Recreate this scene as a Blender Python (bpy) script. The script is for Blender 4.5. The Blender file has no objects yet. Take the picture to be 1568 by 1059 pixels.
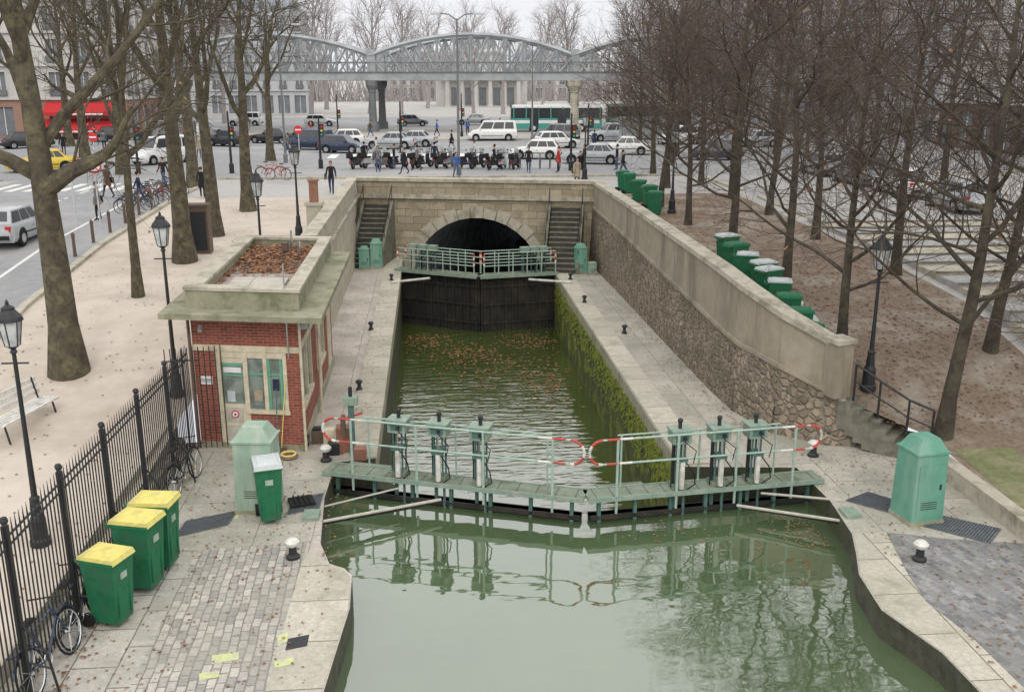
import bpy, math, random
from mathutils import Vector, Matrix
rnd=random.Random(7)
scene=bpy.context.scene
scene.view_settings.view_transform='Standard'
scene.view_settings.look='None'
scene.view_settings.exposure=0
# ------------------------------------------------------------------ materials
MAT={}
def nt(name):
    m=bpy.data.materials.new(name); m.use_nodes=True
    t=m.node_tree; t.nodes.clear()
    o=t.nodes.new('ShaderNodeOutputMaterial'); b=t.nodes.new('ShaderNodeBsdfPrincipled')
    t.links.new(b.outputs[0],o.inputs[0]); MAT[name]=m
    return m,t,b
def mixc(t,fac,a,b,mode='MIX'):
    n=t.nodes.new('ShaderNodeMix'); n.data_type='RGBA'; n.blend_type=mode
    for idx,v in ((0,fac),(6,a),(7,b)):
        if hasattr(v,'links'): t.links.new(v,n.inputs[idx])
        else: n.inputs[idx].default_value=v if idx==0 else (*v,1) if len(v)==3 else v
    return n.outputs[2]
def ramp(t,src,a,b,lo=(0,0,0),hi=(1,1,1)):
    r=t.nodes.new('ShaderNodeValToRGB'); e=r.color_ramp.elements
    e[0].position=a; e[1].position=b; e[0].color=(*lo,1); e[1].color=(*hi,1)
    t.links.new(src,r.inputs[0]); return r.outputs[0]
def coords(t,plane='xyz',scale=1.0):
    tc=t.nodes.new('ShaderNodeTexCoord'); src=tc.outputs['Object']
    if plane!='xyz':
        s=t.nodes.new('ShaderNodeSeparateXYZ'); c=t.nodes.new('ShaderNodeCombineXYZ')
        t.links.new(src,s.inputs[0])
        ix={'x':0,'y':1,'z':2}
        t.links.new(s.outputs[ix[plane[0]]],c.inputs[0]); t.links.new(s.outputs[ix[plane[1]]],c.inputs[1]); src=c.outputs[0]
    return src
def noise(t,src,scale,detail=4,rough=.6):
    n=t.nodes.new('ShaderNodeTexNoise'); n.inputs['Scale'].default_value=scale; n.inputs['Detail'].default_value=detail
    n.inputs['Roughness'].default_value=rough; t.links.new(src,n.inputs['Vector']); return n.outputs[0]
def bump(t,b,h,dist,strength=.6):
    n=t.nodes.new('ShaderNodeBump'); n.inputs['Distance'].default_value=dist; n.inputs['Strength'].default_value=strength
    t.links.new(h,n.inputs['Height']); t.links.new(n.outputs[0],b.inputs['Normal'])
def mk(name,c,c2=None,sc=3.0,rough=.8,bd=.0,metal=0,stain=None,ssc=.35,spec=.3,streak=False):
    m,t,b=nt(name); s=coords(t)
    if c2 is None: c2=tuple(x*.72 for x in c)
    n1=noise(t,s,sc,6,.65); col=mixc(t,ramp(t,n1,.32,.68),c,c2)
    if stain:
        if streak:
            mp=t.nodes.new('ShaderNodeMapping'); mp.inputs['Scale'].default_value=(1,1,.15); t.links.new(s,mp.inputs[0]); s2=mp.outputs[0]
        else: s2=s
        col=mixc(t,ramp(t,noise(t,s2,ssc,5,.7),.48,.68),col,stain)
    t.links.new(col,b.inputs['Base Color']); b.inputs['Roughness'].default_value=rough
    b.inputs['Metallic'].default_value=metal; b.inputs['Specular IOR Level'].default_value=spec
    if bd: bump(t,b,noise(t,s,sc*4,4),bd)
    return m
def brick(name,c1,c2,mort,bw,bh,ms=.02,plane='xy',bd=.01,stain=None,ssc=.3,rot=0,rough=.85,off=.5,bias=0,spec=.3,dist=.25,st0=.45):
    m,t,b=nt(name); s0=coords(t); s=coords(t,plane)
    mp=t.nodes.new('ShaderNodeMapping'); mp.inputs['Rotation'].default_value=(0,0,rot); t.links.new(s,mp.inputs[0]); s=mp.outputs[0]
    dn=t.nodes.new('ShaderNodeTexNoise'); dn.inputs['Scale'].default_value=1.7; t.links.new(s,dn.inputs['Vector'])
    va=t.nodes.new('ShaderNodeVectorMath'); va.operation='MULTIPLY_ADD'; va.inputs[1].default_value=(bh*dist,)*3
    t.links.new(dn.outputs['Color'],va.inputs[0]); t.links.new(s,va.inputs[2])
    k=t.nodes.new('ShaderNodeTexBrick'); k.inputs['Scale'].default_value=1; k.inputs['Brick Width'].default_value=bw
    k.inputs['Row Height'].default_value=bh; k.inputs['Mortar Size'].default_value=ms; k.inputs['Mortar Smooth'].default_value=.4
    k.offset=off; k.inputs['Bias'].default_value=bias
    k.inputs['Color1'].default_value=(*c1,1); k.inputs['Color2'].default_value=(*c2,1); k.inputs['Mortar'].default_value=(*mort,1)
    t.links.new(va.outputs[0],k.inputs['Vector'])
    col=mixc(t,.6,k.outputs[0],ramp(t,noise(t,s0,11,6,.75),.25,.75,(.3,.3,.3),(.8,.8,.8)),'OVERLAY')
    col=mixc(t,.35,col,ramp(t,noise(t,s0,.8,5,.7),.3,.7,(.35,.35,.33),(.75,.74,.72)),'OVERLAY')
    if stain: col=mixc(t,ramp(t,noise(t,s0,ssc,6,.75),st0,.72),col,stain)
    t.links.new(col,b.inputs['Base Color']); b.inputs['Roughness'].default_value=rough; b.inputs['Specular IOR Level'].default_value=spec
    inv=t.nodes.new('ShaderNodeMath'); inv.operation='SUBTRACT'; inv.inputs[0].default_value=1; t.links.new(k.outputs['Fac'],inv.inputs[1])
    bump(t,b,inv.outputs[0],bd,.8)
    return m
def plain(name,c,rough=.5,metal=0,spec=.5):
    return mk(name,c,tuple(x*.82 for x in c),5,rough,0,metal,spec=spec)
def rubble(name,c1,c2,mort,sc,stain):
    m,t,b=nt(name); s=coords(t)
    v=t.nodes.new('ShaderNodeTexVoronoi'); v.inputs['Scale'].default_value=sc; t.links.new(s,v.inputs['Vector'])
    e=t.nodes.new('ShaderNodeTexVoronoi'); e.feature='DISTANCE_TO_EDGE'; e.inputs['Scale'].default_value=sc; t.links.new(s,e.inputs['Vector'])
    hs=t.nodes.new('ShaderNodeSeparateColor'); t.links.new(v.outputs['Color'],hs.inputs[0])
    col=mixc(t,hs.outputs[0],c1,c2)
    col=mixc(t,ramp(t,e.outputs['Distance'],.02,.10),mort,col)
    col=mixc(t,ramp(t,noise(t,s,.5,5,.7),.45,.7),col,stain)
    t.links.new(col,b.inputs['Base Color']); b.inputs['Roughness'].default_value=.9; b.inputs['Specular IOR Level'].default_value=.2
    bump(t,b,ramp(t,e.outputs['Distance'],0,.2),.07,.9)
def water(name,base,bsc,bd,ior,stretch=(1,1,1),big=0):
    m,t,b=nt(name); s=coords(t)
    mp=t.nodes.new('ShaderNodeMapping'); mp.inputs['Scale'].default_value=stretch; t.links.new(s,mp.inputs[0])
    col=mixc(t,ramp(t,noise(t,s,.25,4),.35,.7),base,tuple(x*.7 for x in base))
    t.links.new(col,b.inputs['Base Color']); b.inputs['Roughness'].default_value=.03; b.inputs['IOR'].default_value=ior
    b.inputs['Specular IOR Level'].default_value=.5
    h=noise(t,mp.outputs[0],bsc,2,.5)
    if big:
        ml=t.nodes.new('ShaderNodeMath'); ml.operation='MULTIPLY'; t.links.new(h,ml.inputs[0]); t.links.new(ramp(t,noise(t,s,.22,2),.3,.62,(.35,.35,.35),(1,1,1)),ml.inputs[1]); h=ml.outputs[0]
    bump(t,b,h,bd,1)
water('water_calm',(.085,.125,.060),1.1,.009,2.6,(1,1.6,1))
water('water_rippled',(.062,.085,.022),2.1,.050,3.0,(.45,1.9,1),1)
brick('granite_coping',(.49,.45,.385),(.37,.35,.295),(.13,.13,.095),1.35,3.0,.014,'yx',.008,stain=(.25,.24,.18),ssc=.8,dist=.01)
brick('concrete_quay',(.41,.385,.335),(.32,.305,.265),(.19,.18,.145),2.3,1.9,.013,'yx',.006,stain=(.25,.25,.195),ssc=.6,dist=.02)
brick('concrete_pink',(.47,.42,.38),(.39,.35,.315),(.22,.20,.18),2.1,2.6,.012,'yx',.006,stain=(.30,.285,.235),ssc=.6,dist=.02)
mk('concrete_edge',(.38,.36,.28),(.28,.27,.2),3,.9,.01,stain=(.17,.18,.08),ssc=.9)
brick('granite_setts',(.45,.42,.385),(.25,.24,.23),(.20,.19,.155),.27,.155,.013,'yx',.025,stain=(.34,.32,.265),ssc=.6,dist=.55,rot=.03,st0=.42)
brick('granite_slabs',(.45,.42,.375),(.33,.32,.295),(.15,.14,.115),1.15,.75,.016,'yx',.01,stain=(.29,.28,.225),ssc=.7,dist=.06)
brick('dark_setts',(.27,.27,.285),(.12,.125,.14),(.25,.24,.20),.25,.155,.016,'yx',.025,rot=.25,dist=.55,stain=(.20,.20,.18),ssc=.7)
brick('portal_stone',(.43,.37,.275),(.29,.25,.18),(.16,.14,.10),.85,.38,.012,'xz',.02,stain=(.18,.16,.11),ssc=.8,dist=.15)
brick('parapet_stone',(.48,.44,.36),(.41,.37,.30),(.25,.23,.18),1.5,.6,.01,'yz',.01,stain=(.28,.26,.2),ssc=.8)
mk('pale_stone',(.49,.45,.37),(.37,.34,.275),4,.85,.01,stain=(.22,.205,.15),ssc=1.0)
mk('render_wall',(.37,.32,.25),(.27,.235,.18),2,.9,.01,stain=(.185,.16,.12),ssc=.9,streak=True)
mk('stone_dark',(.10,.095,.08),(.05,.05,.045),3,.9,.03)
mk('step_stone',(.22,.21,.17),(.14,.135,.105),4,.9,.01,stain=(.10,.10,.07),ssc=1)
brick('vault_stone',(.42,.45,.50),(.25,.27,.30),(.10,.10,.11),.7,.35,.02,'yz',.02)
mk('mossy_wall',(.105,.125,.04),(.045,.05,.027),2.5,.8,.05,stain=(.24,.28,.03),ssc=1.6)
mk('moss_bright',(.22,.26,.03),(.12,.15,.03),6,.95,.02)
mk('wet_wall',(.10,.095,.07),(.04,.04,.03),3,.6,.03,stain=(.07,.09,.03),ssc=1.0)
rubble('rubble_stone',(.37,.295,.22),(.15,.12,.095),(.29,.255,.205),5.2,(.17,.15,.105))
mk('sand_path',(.57,.50,.43),(.48,.42,.355),1.2,.95,.01,stain=(.41,.35,.285),ssc=.25)
mk('earth_leaves',(.26,.20,.15),(.15,.11,.08),9,.95,.04,stain=(.35,.31,.26),ssc=.5)
mk('asphalt',(.30,.30,.305),(.235,.235,.24),3,.9,.004,stain=(.35,.345,.34),ssc=.15)
mk('pavement',(.44,.42,.395),(.36,.345,.33),3,.9,.004,stain=(.31,.30,.28),ssc=.2)
mk('road_cobble',(.40,.385,.37),(.28,.275,.27),3,.9,.01)
mk('road_paint',(.74,.74,.72),(.55,.55,.53),6,.7)
mk('grass',(.20,.22,.10),(.13,.14,.07),6,.95,.03,stain=(.33,.28,.19),ssc=.7)
mk('gate_green',(.26,.345,.275),(.17,.24,.195),6,.6,0,stain=(.33,.35,.29),ssc=2.5)
mk('deck_green',(.235,.27,.21),(.165,.195,.15),4,.85,.004,stain=(.12,.135,.09),ssc=1.5)
mk('gate_dark',(.030,.030,.028),(.015,.015,.014),3,.7,.01,stain=(.05,.04,.028),ssc=1)
mk('green_rail',(.40,.51,.43),(.28,.38,.33),9,.5,0)
mk('gear_green',(.10,.185,.16),(.06,.12,.11),8,.55,0)
mk('red_paint',(.50,.08,.06),(.36,.06,.05),8,.5)
mk('white_paint',(.72,.71,.67),(.56,.55,.51),8,.5,stain=(.40,.37,.32),ssc=2)
mk('cabinet_green',(.14,.34,.25),(.11,.27,.20),3,.6,0,stain=(.22,.37,.29),ssc=1.6,streak=True)
mk('cabinet_pale',(.31,.42,.33),(.24,.34,.27),3,.6,0,stain=(.42,.47,.39),ssc=1.6,streak=True)
mk('grate_steel',(.17,.19,.205),(.10,.115,.125),9,.6,.004,metal=.2)
mk('bin_green',(.022,.175,.08),(.014,.12,.055),6,.5,stain=(.05,.12,.075),ssc=2)
mk('bin_yellow',(.76,.66,.19),(.62,.54,.16),6,.55,stain=(.50,.45,.22),ssc=3)
mk('bin_grey',(.55,.58,.58),(.45,.48,.48),6,.5)
mk('black_iron',(.028,.03,.034),(.018,.018,.02),8,.5,0,spec=.4)
mk('black_rubber',(.02,.02,.02),(.012,.012,.012),8,.8)
plain('chrome',(.6,.6,.6),.25,.9)
brick('brick_wall',(.28,.08,.055),(.185,.052,.04),(.33,.25,.20),.22,.075,.006,'xz',.006)
brick('brick_wall_side',(.28,.08,.055),(.185,.052,.04),(.33,.25,.20),.22,.075,.006,'yz',.006)
mk('cream_paint',(.66,.59,.44),(.55,.49,.37),5,.6,stain=(.44,.38,.28),ssc=2.5)
mk('roof_concrete',(.32,.305,.22),(.22,.215,.15),3,.9,.01,stain=(.14,.15,.085),ssc=1.4)
mk('roof_floor',(.38,.335,.31),(.29,.25,.225),3,.9,.01,stain=(.22,.14,.10),ssc=1.2)
plain('window_frame_green',(.15,.40,.27),.5)
def glass(name,c,r=.08):
    m,t,b=nt(name); b.inputs['Roughness'].default_value=r; b.inputs['IOR'].default_value=1.6
    s=coords(t); col=mixc(t,ramp(t,noise(t,s,2.5,2),.4,.6),c,tuple(x*.5+.02 for x in c)); t.links.new(col,b.inputs['Base Color'])
glass('glass_dark',(.035,.04,.045)); glass('glass_room',(.24,.29,.26)); glass('glass_lamp',(.55,.58,.58),.2)  # glass_room: whitish window reflection is put into the pane colour
mk('bark_plane',(.115,.095,.065),(.045,.039,.03),4,.95,.03,stain=(.16,.145,.085),ssc=2.5)
mk('bark_dark',(.082,.068,.052),(.042,.034,.028),6,.95,.02,stain=(.12,.11,.07),ssc=2)
mk('twig_brown',(.125,.09,.076),(.075,.055,.048),5,.95)
mk('twig_grey',(.105,.088,.07),(.065,.055,.045),5,.95)
mk('hazed_bark',(.36,.325,.32),(.28,.255,.25),1,.95)  # far trees: bark lightened, distance haze painted into the colour
mk('leaf_brown',(.26,.125,.06),(.17,.08,.045),8,.8)
mk('leaf_orange',(.36,.19,.085),(.27,.14,.07),8,.8)
mk('viaduct_steel',(.38,.40,.41),(.30,.32,.33),.6,.7,0,stain=(.25,.26,.27),ssc=.3)  # mid-grey steel includes distance haze, put into the colour
mk('viaduct_dark',(.18,.19,.195),(.14,.145,.15),.6,.7,0)
mk('facade_pale',(.58,.56,.53),(.50,.485,.465),.5,.9,0,stain=(.43,.415,.40),ssc=.15,streak=True)
mk('facade_grey',(.48,.49,.505),(.42,.43,.445),.5,.9,0,stain=(.36,.37,.385),ssc=.15,streak=True)  # both facade colours kept pale to stand in for distance haze
mk('facade_brick',(.36,.22,.17),(.30,.19,.15),.5,.9,0)
mk('hazed_window',(.23,.245,.265),(.15,.16,.175),.8,.3)  # far panes paler than near glass, haze mixed into the colour
mk('zinc_roof',(.33,.36,.40),(.27,.30,.34),.5,.6,0)
mk('awning_red',(.55,.035,.04),(.45,.03,.035),3,.8)
mk('brown_metal',(.14,.10,.075),(.10,.07,.055),5,.6)
mk('terracotta',(.30,.15,.10),(.22,.11,.08),5,.8)
mk('wood_pale',(.52,.49,.43),(.38,.36,.31),6,.7)
mk('chalk_yellow',(.60,.66,.22),(.44,.45,.33),9,.9,stain=(.42,.40,.34),ssc=4)
for n,c in dict(car_white=(.75,.75,.74),car_silver=(.42,.44,.46),car_black=(.03,.032,.036),car_navy=(.03,.045,.09),car_yellow=(.75,.55,.05),car_grey=(.20,.21,.22),car_green=(.05,.30,.22),bus_jade=(.06,.32,.27),car_red=(.45,.04,.03)).items():
    plain(n,c,.28,.0,.6)
plain('lamp_red',(.5,.02,.02),.3); plain('lamp_clear',(.8,.8,.78),.2); plain('sign_blue',(.03,.12,.5),.4); plain('sign_white',(.8,.8,.8),.4); plain('sign_red',(.65,.03,.04),.4)
plain('skin',(.50,.32,.24),.6)
CL=dict(cl_black=(.02,.02,.024),cl_navy=(.03,.04,.08),cl_jean=(.08,.11,.19),cl_grey=(.18,.18,.19),cl_red=(.45,.04,.04),cl_beige=(.40,.33,.24),cl_brown=(.12,.07,.045),cl_blue=(.06,.14,.38),cl_white=(.6,.6,.58),hair_dark=(.025,.017,.012),hair_brown=(.09,.05,.03))
for n,c in CL.items(): mk(n,c,None,9,.9)
# ------------------------------------------------------------------ mesh builder
class MB:
    def __init__(s): s.v=[];s.f=[];s.m=[];s.mats=[];s.M=Matrix.Identity(4)
    def mi(s,n):
        if n not in s.mats: s.mats.append(n)
        return s.mats.index(n)
    def add(s,vs,fs,mat):
        b=len(s.v); i=s.mi(mat)
        for p in vs: s.v.append(tuple(s.M@Vector(p)))
        for f in fs: s.f.append([b+k for k in f]); s.m.append(i)
    def box(s,c,d,mat,rz=0,top=None,shear=0):
        x,y,z=d[0]/2,d[1]/2,d[2]/2; t=top or (1,1)
        cs,sn=math.cos(rz),math.sin(rz); vs=[]
        for zz,sx,sy in ((-z,1,1),(z,t[0],t[1])):
            for px,py in ((-x,-y),(x,-y),(x,y),(-x,y)):
                px*=sx;py*=sy; X=px*cs-py*sn; Y=px*sn+py*cs+shear*px
                vs.append((c[0]+X,c[1]+Y,c[2]+zz))
        s.add(vs,[(3,2,1,0),(4,5,6,7),(0,1,5,4),(1,2,6,5),(2,3,7,6),(3,0,4,7)],mat)
    def bx(s,x0,x1,y0,y1,z0,z1,mat): s.box(((x0+x1)/2,(y0+y1)/2,(z0+z1)/2),(x1-x0,y1-y0,z1-z0),mat)
    def prism(s,pts,z0,z1,mat,side=None,bottom=False):
        n=len(pts)
        def zz(z,i): return z[i] if isinstance(z,(list,tuple)) else z
        vs=[(p[0],p[1],zz(z0,i)) for i,p in enumerate(pts)]+[(p[0],p[1],zz(z1,i)) for i,p in enumerate(pts)]
        s.add(vs,[list(range(n,2*n))],mat)
        s.add(vs,[(i,(i+1)%n,n+(i+1)%n,n+i) for i in range(n)],side or mat)
        if bottom: s.add(vs,[list(range(n-1,-1,-1))],mat)
    def sheet(s,pts,z,mat): s.add([(p[0],p[1],z if not callable(z) else z(p[1])) for p in pts],[list(range(len(pts)))],mat)
    def quad(s,a,b,c,d,mat): s.add([a,b,c,d],[(0,1,2,3)],mat)
    def tube(s,pts,rads,n,mat,caps=True):
        pts=[Vector(p) for p in pts]
        if not isinstance(rads,(list,tuple)): rads=[rads]*len(pts)
        vs=[];fs=[]; k=len(pts); prev=None
        for i,p in enumerate(pts):
            d=(pts[min(i+1,k-1)]-pts[max(i-1,0)])
            if d.length<1e-6: d=Vector((0,0,1))
            d.normalize()
            if prev is None:
                a=d.cross(Vector((0,0,1)) if abs(d.z)<.9 else Vector((1,0,0))).normalized()
            else:
                a=prev-d*prev.dot(d)
                if a.length<1e-5: a=d.cross(Vector((0,1,.3)))
                a.normalize()
            prev=a; b=d.cross(a)
            for j in range(n):
                t=2*math.pi*j/n; vs.append(p+(a*math.cos(t)+b*math.sin(t))*rads[i])
        for i in range(k-1):
            for j in range(n):
                j2=(j+1)%n; fs.append((i*n+j,i*n+j2,(i+1)*n+j2,(i+1)*n+j))
        if caps: fs.append(list(range(n-1,-1,-1))); fs.append([(k-1)*n+j for j in range(n)])
        s.add(vs,fs,mat)
    def cyl(s,a,b,r,n,mat,r2=None): s.tube([a,b],[r,r if r2 is None else r2],n,mat)
    def lathe(s,o,prof,n,mat):
        s.tube([(o[0],o[1],o[2]+z) for r,z in prof],[max(r,.001) for r,z in prof],n,mat)
    def ring(s,c,r,rt,axis,n,mat,m=5,a0=0,a1=2*math.pi):
        pts=[]
        for i in range(n+1):
            t=a0+(a1-a0)*i/n; u,w=r*math.cos(t),r*math.sin(t)
            pts.append((c[0]+(u if axis!='x' else 0),c[1]+(u if axis=='x' else (0 if axis=='y' else w)),c[2]+(w if axis!='z' else 0)))
        s.tube(pts,rt,m,mat)
    def ball(s,c,r,mat,n=8,sc=(1,1,1)):
        vs=[];fs=[];k=n//2+1
        for i in range(k+1):
            a=math.pi*i/k
            for j in range(n):
                t=2*math.pi*j/n; vs.append((c[0]+r*sc[0]*math.sin(a)*math.cos(t),c[1]+r*sc[1]*math.sin(a)*math.sin(t),c[2]+r*sc[2]*math.cos(a)))
        for i in range(k):
            for j in range(n):
                fs.append((i*n+j,(i+1)*n+j,(i+1)*n+(j+1)%n,i*n+(j+1)%n))
        s.add(vs,fs,mat)
    def mesh(s,name,smooth=False):
        me=bpy.data.meshes.new(name); me.from_pydata(s.v,[],s.f)
        for n in s.mats: me.materials.append(MAT[n])
        me.polygons.foreach_set('material_index',s.m)
        if smooth:
            me.polygons.foreach_set('use_smooth',[True]*len(s.f))
            try: me.set_sharp_from_angle(angle=math.radians(40))
            except Exception: pass
        me.update(); return me
    def obj(s,name,loc=(0,0,0),rz=0,parent=None,smooth=False,sc=1):
        return place(name,s.mesh(name,smooth),loc,rz,sc,parent)
def place(name,me,loc=(0,0,0),rz=0,sc=1,parent=None,rot=None):
    o=bpy.data.objects.new(name,me); scene.collection.objects.link(o)
    o.location=loc; o.rotation_euler=rot or (0,0,rz); o.scale=(sc,sc,sc) if not isinstance(sc,tuple) else sc
    if parent: o.parent=parent
    return o
def empty(name,loc=(0,0,0),rz=0): return place(name,None,loc,rz)
def interp(k,y):
    if y<=k[0][0]: return k[0][1]
    for a,b in zip(k,k[1:]):
        if y<=b[0]: return a[1]+(b[1]-a[1])*(y-a[0])/(b[0]-a[0])
    return k[-1][1]
KL=[(-60,.1),(12,.1),(18,.3),(24,.7),(28,1.4),(32,2.1),(40,2.8),(50,3.15),(52.2,3.2),(3000,3.2)]
KR=[(-60,.1),(17,.15),(21,.45),(22.9,.95),(24.6,1.8),(28,2.6),(33,2.9),(49.2,3.2),(3000,3.2)]
zL=lambda y:interp(KL,y)
zR=lambda y:interp(KR,y)
S=3.2
D=math.radians
# ------------------------------------------------------------------ ground
g=MB()
rows=[(-60,-6.6),(12,-6.6),(18,-6.6),(24,-6.6),(24.6,-6.6),(28,-6.1),(32,-6.1),(32.5,-4.1),(40,-4.1),(50,-4.1),(52.2,-4.1)]
for (y0,x0),(y1,x1) in zip(rows,rows[1:]):
    g.quad((-13.2,y0,zL(y0)),(x0,y0,zL(y0)),(x1,y1,zL(y1)),(-13.2,y1,zL(y1)),'sand_path')
    g.quad((-900,y0,zL(y0)),(-13.2,y0,zL(y0)),(-13.2,y1,zL(y1)),(-900,y1,zL(y1)),'pavement')
rows=[(-60,12.5),(17,12.5),(21,12.5),(21.8,12.3),(22.9,11.3),(23.6,10.2),(24.6,9.3),(26.3,8.95),(28,8.9),(33,8.85),(49.2,8.6),(52.2,8.6)]
for (y0,x0),(y1,x1) in zip(rows,rows[1:]):
    g.quad((x0,y0,zR(y0)),(16.5,y0,zR(y0)),(16.5,y1,zR(y1)),(x1,y1,zR(y1)),'earth_leaves')
    g.quad((16.5,y0,zR(y0)),(900,y0,zR(y0)),(900,y1,zR(y1)),(16.5,y1,zR(y1)),'pavement')
g.add([(-4.1,52.2,S),(8.6,49.2,S),(8.6,52.2,S)],[(0,1,2)],'pavement')
g.quad((-900,52.2,S),(900,52.2,S),(900,700,S),(-900,700,S),'pavement')
g.quad((-4000,700,S),(4000,700,S),(4000,5000,S),(-4000,5000,S),'pavement')
g.obj('ground')
def strip(m,x0,x1,y0,y1,zf,dz,mat,K):
    ys=sorted({y0,y1,*[k[0] for k in K if y0<k[0]<y1]})
    for a,b in zip(ys,ys[1:]): m.quad((x0,a,zf(a)+dz),(x1,a,zf(a)+dz),(x1,b,zf(b)+dz),(x0,b,zf(b)+dz),mat)
r=MB()
strip(r,-25,-13.2,-40,62,zL,.006,'asphalt',KL)
r.quad((-120,62,S+.006),(140,62,S+.006),(140,116,S+.006),(-120,116,S+.006),'asphalt')
strip(r,17.5,27,43,62,zR,.006,'road_cobble',KR)
r.quad((-120,126,S+.006),(140,126,S+.006),(140,160,S+.006),(-120,160,S+.006),'asphalt')
r.obj('road')
gr=MB(); strip(gr,12.7,14.2,6,21.2,zR,.008,'grass',KR); gr.obj('grass_verge')
# broad stone terrace steps on the right bank
ts=MB(); z=.15+.18
for i in range(17):
    y0=17.5+i*1.45; y1=y0+1.45; z=max(zR(y1)+.16,z)
    ts.bx(16.9,27,y0,y1,-.2,z,'pale_stone' if i%2 else 'road_cobble'); ts.bx(16.88,27.02,y0-.03,y0+.12,z,z+.035,'step_stone')
ts.obj('stone_terrace_steps')
k=MB() # kerbs
ys=[-20,12,18,24,28,32,40,50,60]
for a,b in zip(ys,ys[1:]):
    k.prism([(-13.35,a),(-13.1,a),(-13.1,b),(-13.35,b)],[zL(a)-.1,zL(a)-.1,zL(b)-.1,zL(b)-.1],[zL(a)+.12,zL(a)+.12,zL(b)+.12,zL(b)+.12],'pale_stone')
    if a>=40: k.prism([(17.2,a+3),(17.5,a+3),(17.5,b),(17.2,b)],[zR(a)-.1]*2+[zR(b)-.1]*2,[zR(a)+.12]*2+[zR(b)+.12]*2,'pale_stone')
for x0,x1 in ((-100,-26),(-13,17),(27,120)): k.bx(x0,x1,61.8,62.1,S-.1,S+.12,'pale_stone')
k.bx(-30,30,99.9,100.28,S,S+.12,'pale_stone')
k.obj('kerb')
mk_=MB()
for i in range(14):
    y=14+i*3.4; mk_.quad((-19.1,y,zL(y)+.012),(-18.95,y,zL(y)+.012),(-18.95,y+1.6,zL(y+1.6)+.012),(-19.1,y+1.6,zL(y+1.6)+.012),'road_paint')
strip(mk_,-15.5,-15.35,14,56,zL,.012,'road_paint',KL)
for i in range(12): mk_.quad((-24.5+i*.95,56,S+.012),(-24+i*.95,56,S+.012),(-24+i*.95,60,S+.012),(-24.5+i*.95,60,S+.012),'road_paint')
for i in range(14): mk_.quad((-8+i*1.5,78,S+.012),(-7.3+i*1.5,78,S+.012),(-7.3+i*1.5,82,S+.012),(-8+i*1.5,82,S+.012),'road_paint')
for i in range(22): mk_.quad((-40+i*4,90,S+.012),(-37.5+i*4,90,S+.012),(-37.5+i*4,90.25,S+.012),(-40+i*4,90.25,S+.012),'road_paint')
mk_.obj('road_markings')
isl=MB(); isl.prism([(-20,100.3),(25,100.3),(25,112),(-20,112)],S-.1,S+.13,'pavement'); isl.obj('traffic_island')
# ------------------------------------------------------------------ quays
LE=[(-1.95,-5),(-1.84,13.4),(-1.62,15.9),(-1.67,17.1),(-1.85,17.4),(-2.15,17.6),(-2.42,18.5),(-2.57,20.8),(-2.5,22.9),(-1.52,23.1),(-1.52,51.5)]
q=MB()
q.prism(LE+[(-4.0,52.2),(-4.0,24.5),(-6.7,24.5),(-6.7,-5)],-3.6,0,'concrete_pink','wet_wall')
q.sheet([(-1.98,-5),(-1.87,13.4),(-1.65,15.9),(-1.70,17.05),(-1.88,17.35),(-2.17,17.55),(-2.7,18.2),(-2.75,13.4),(-2.8,-5)],.006,'granite_coping')
q.sheet([(-2.8,-5),(-2.75,13.4),(-2.7,18.6),(-4.9,18.4),(-4.95,-5)],.006,'granite_setts')
q.sheet([(-4.95,-5),(-4.9,18.4),(-6.4,18.4),(-6.5,-5)],.006,'granite_slabs')
q.sheet([(-2.7,18.604),(-2.6,20.8),(-2.53,23.0),(-3.3,23.6),(-6.2,24.0),(-6.4,18.404),(-4.9,18.404)],.006,'concrete_quay')
q.bx(-2.35,-1.5,23.1,51.4,0,.035,'granite_coping')
q.bx(-1.56,-1.49,23.1,51.4,-.5,0,'concrete_edge')
q.sheet([(-2.6,14.6),(-2.25,14.7),(-2.25,15.05),(-2.6,14.95)],.012,'black_iron')
for (x,y,w,d) in ((-3.75,14.3,.42,.32),(-3.85,13.85,.3,.25),(-2.75,14.75,.14,.4),(-2.7,14.1,.3,.3),(-4.7,19.7,.35,.5)):
    q.sheet([(x,y),(x+w,y+.1),(x+w*.9,y+d),(x-.05,y+d*.8)],.010,'chalk_yellow')
q.obj('quay_paving')
for P in ([(-5.5,19.0),(-4.5,19.5),(-4.4,20.2),(-5.45,19.75)],[(-3.3,19.9),(-2.62,20.2),(-2.6,21.0),(-3.3,20.7)],[(9.3,19.6),(10.0,18.9),(10.6,19.3),(10.0,20.0)],[(10.4,18.2),(11.4,17.3),(12.0,17.9),(11.0,18.7)]):
    g2=MB(); g2.prism(P,0,.03,'grate_steel')
    a,b,c,d=[Vector((*p,.036)) for p in P]
    for i in range(1,22): t=i/22; g2.cyl(a.lerp(b,t),d.lerp(c,t),.006,4,'black_iron')
    g2.obj('steel_grate')
RE=[(6.1,49.5),(6.1,21.9),(8.9,21.6),(8.95,19.6),(8.75,18.0),(8.45,17.1),(8.15,16.3),(8.0,15.0),(8.4,13.6),(8.45,12.3),(8.6,-5)]
q=MB()
q.prism((RE+[(12.5,-5),(12.5,22.2),(11.3,22.95),(10.2,23.4),(9.2,24.4),(8.8,26.5),(8.7,49.0)])[::-1],-3.6,0,'concrete_quay','wet_wall')
q.bx(6.08,6.85,22.0,49.3,0,.035,'granite_coping')
q.bx(6.06,6.1,22.0,49.3,-3.2,-.45,'mossy_wall'); q.bx(6.05,6.1,22.0,49.3,-.45,0,'concrete_edge')
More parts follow.
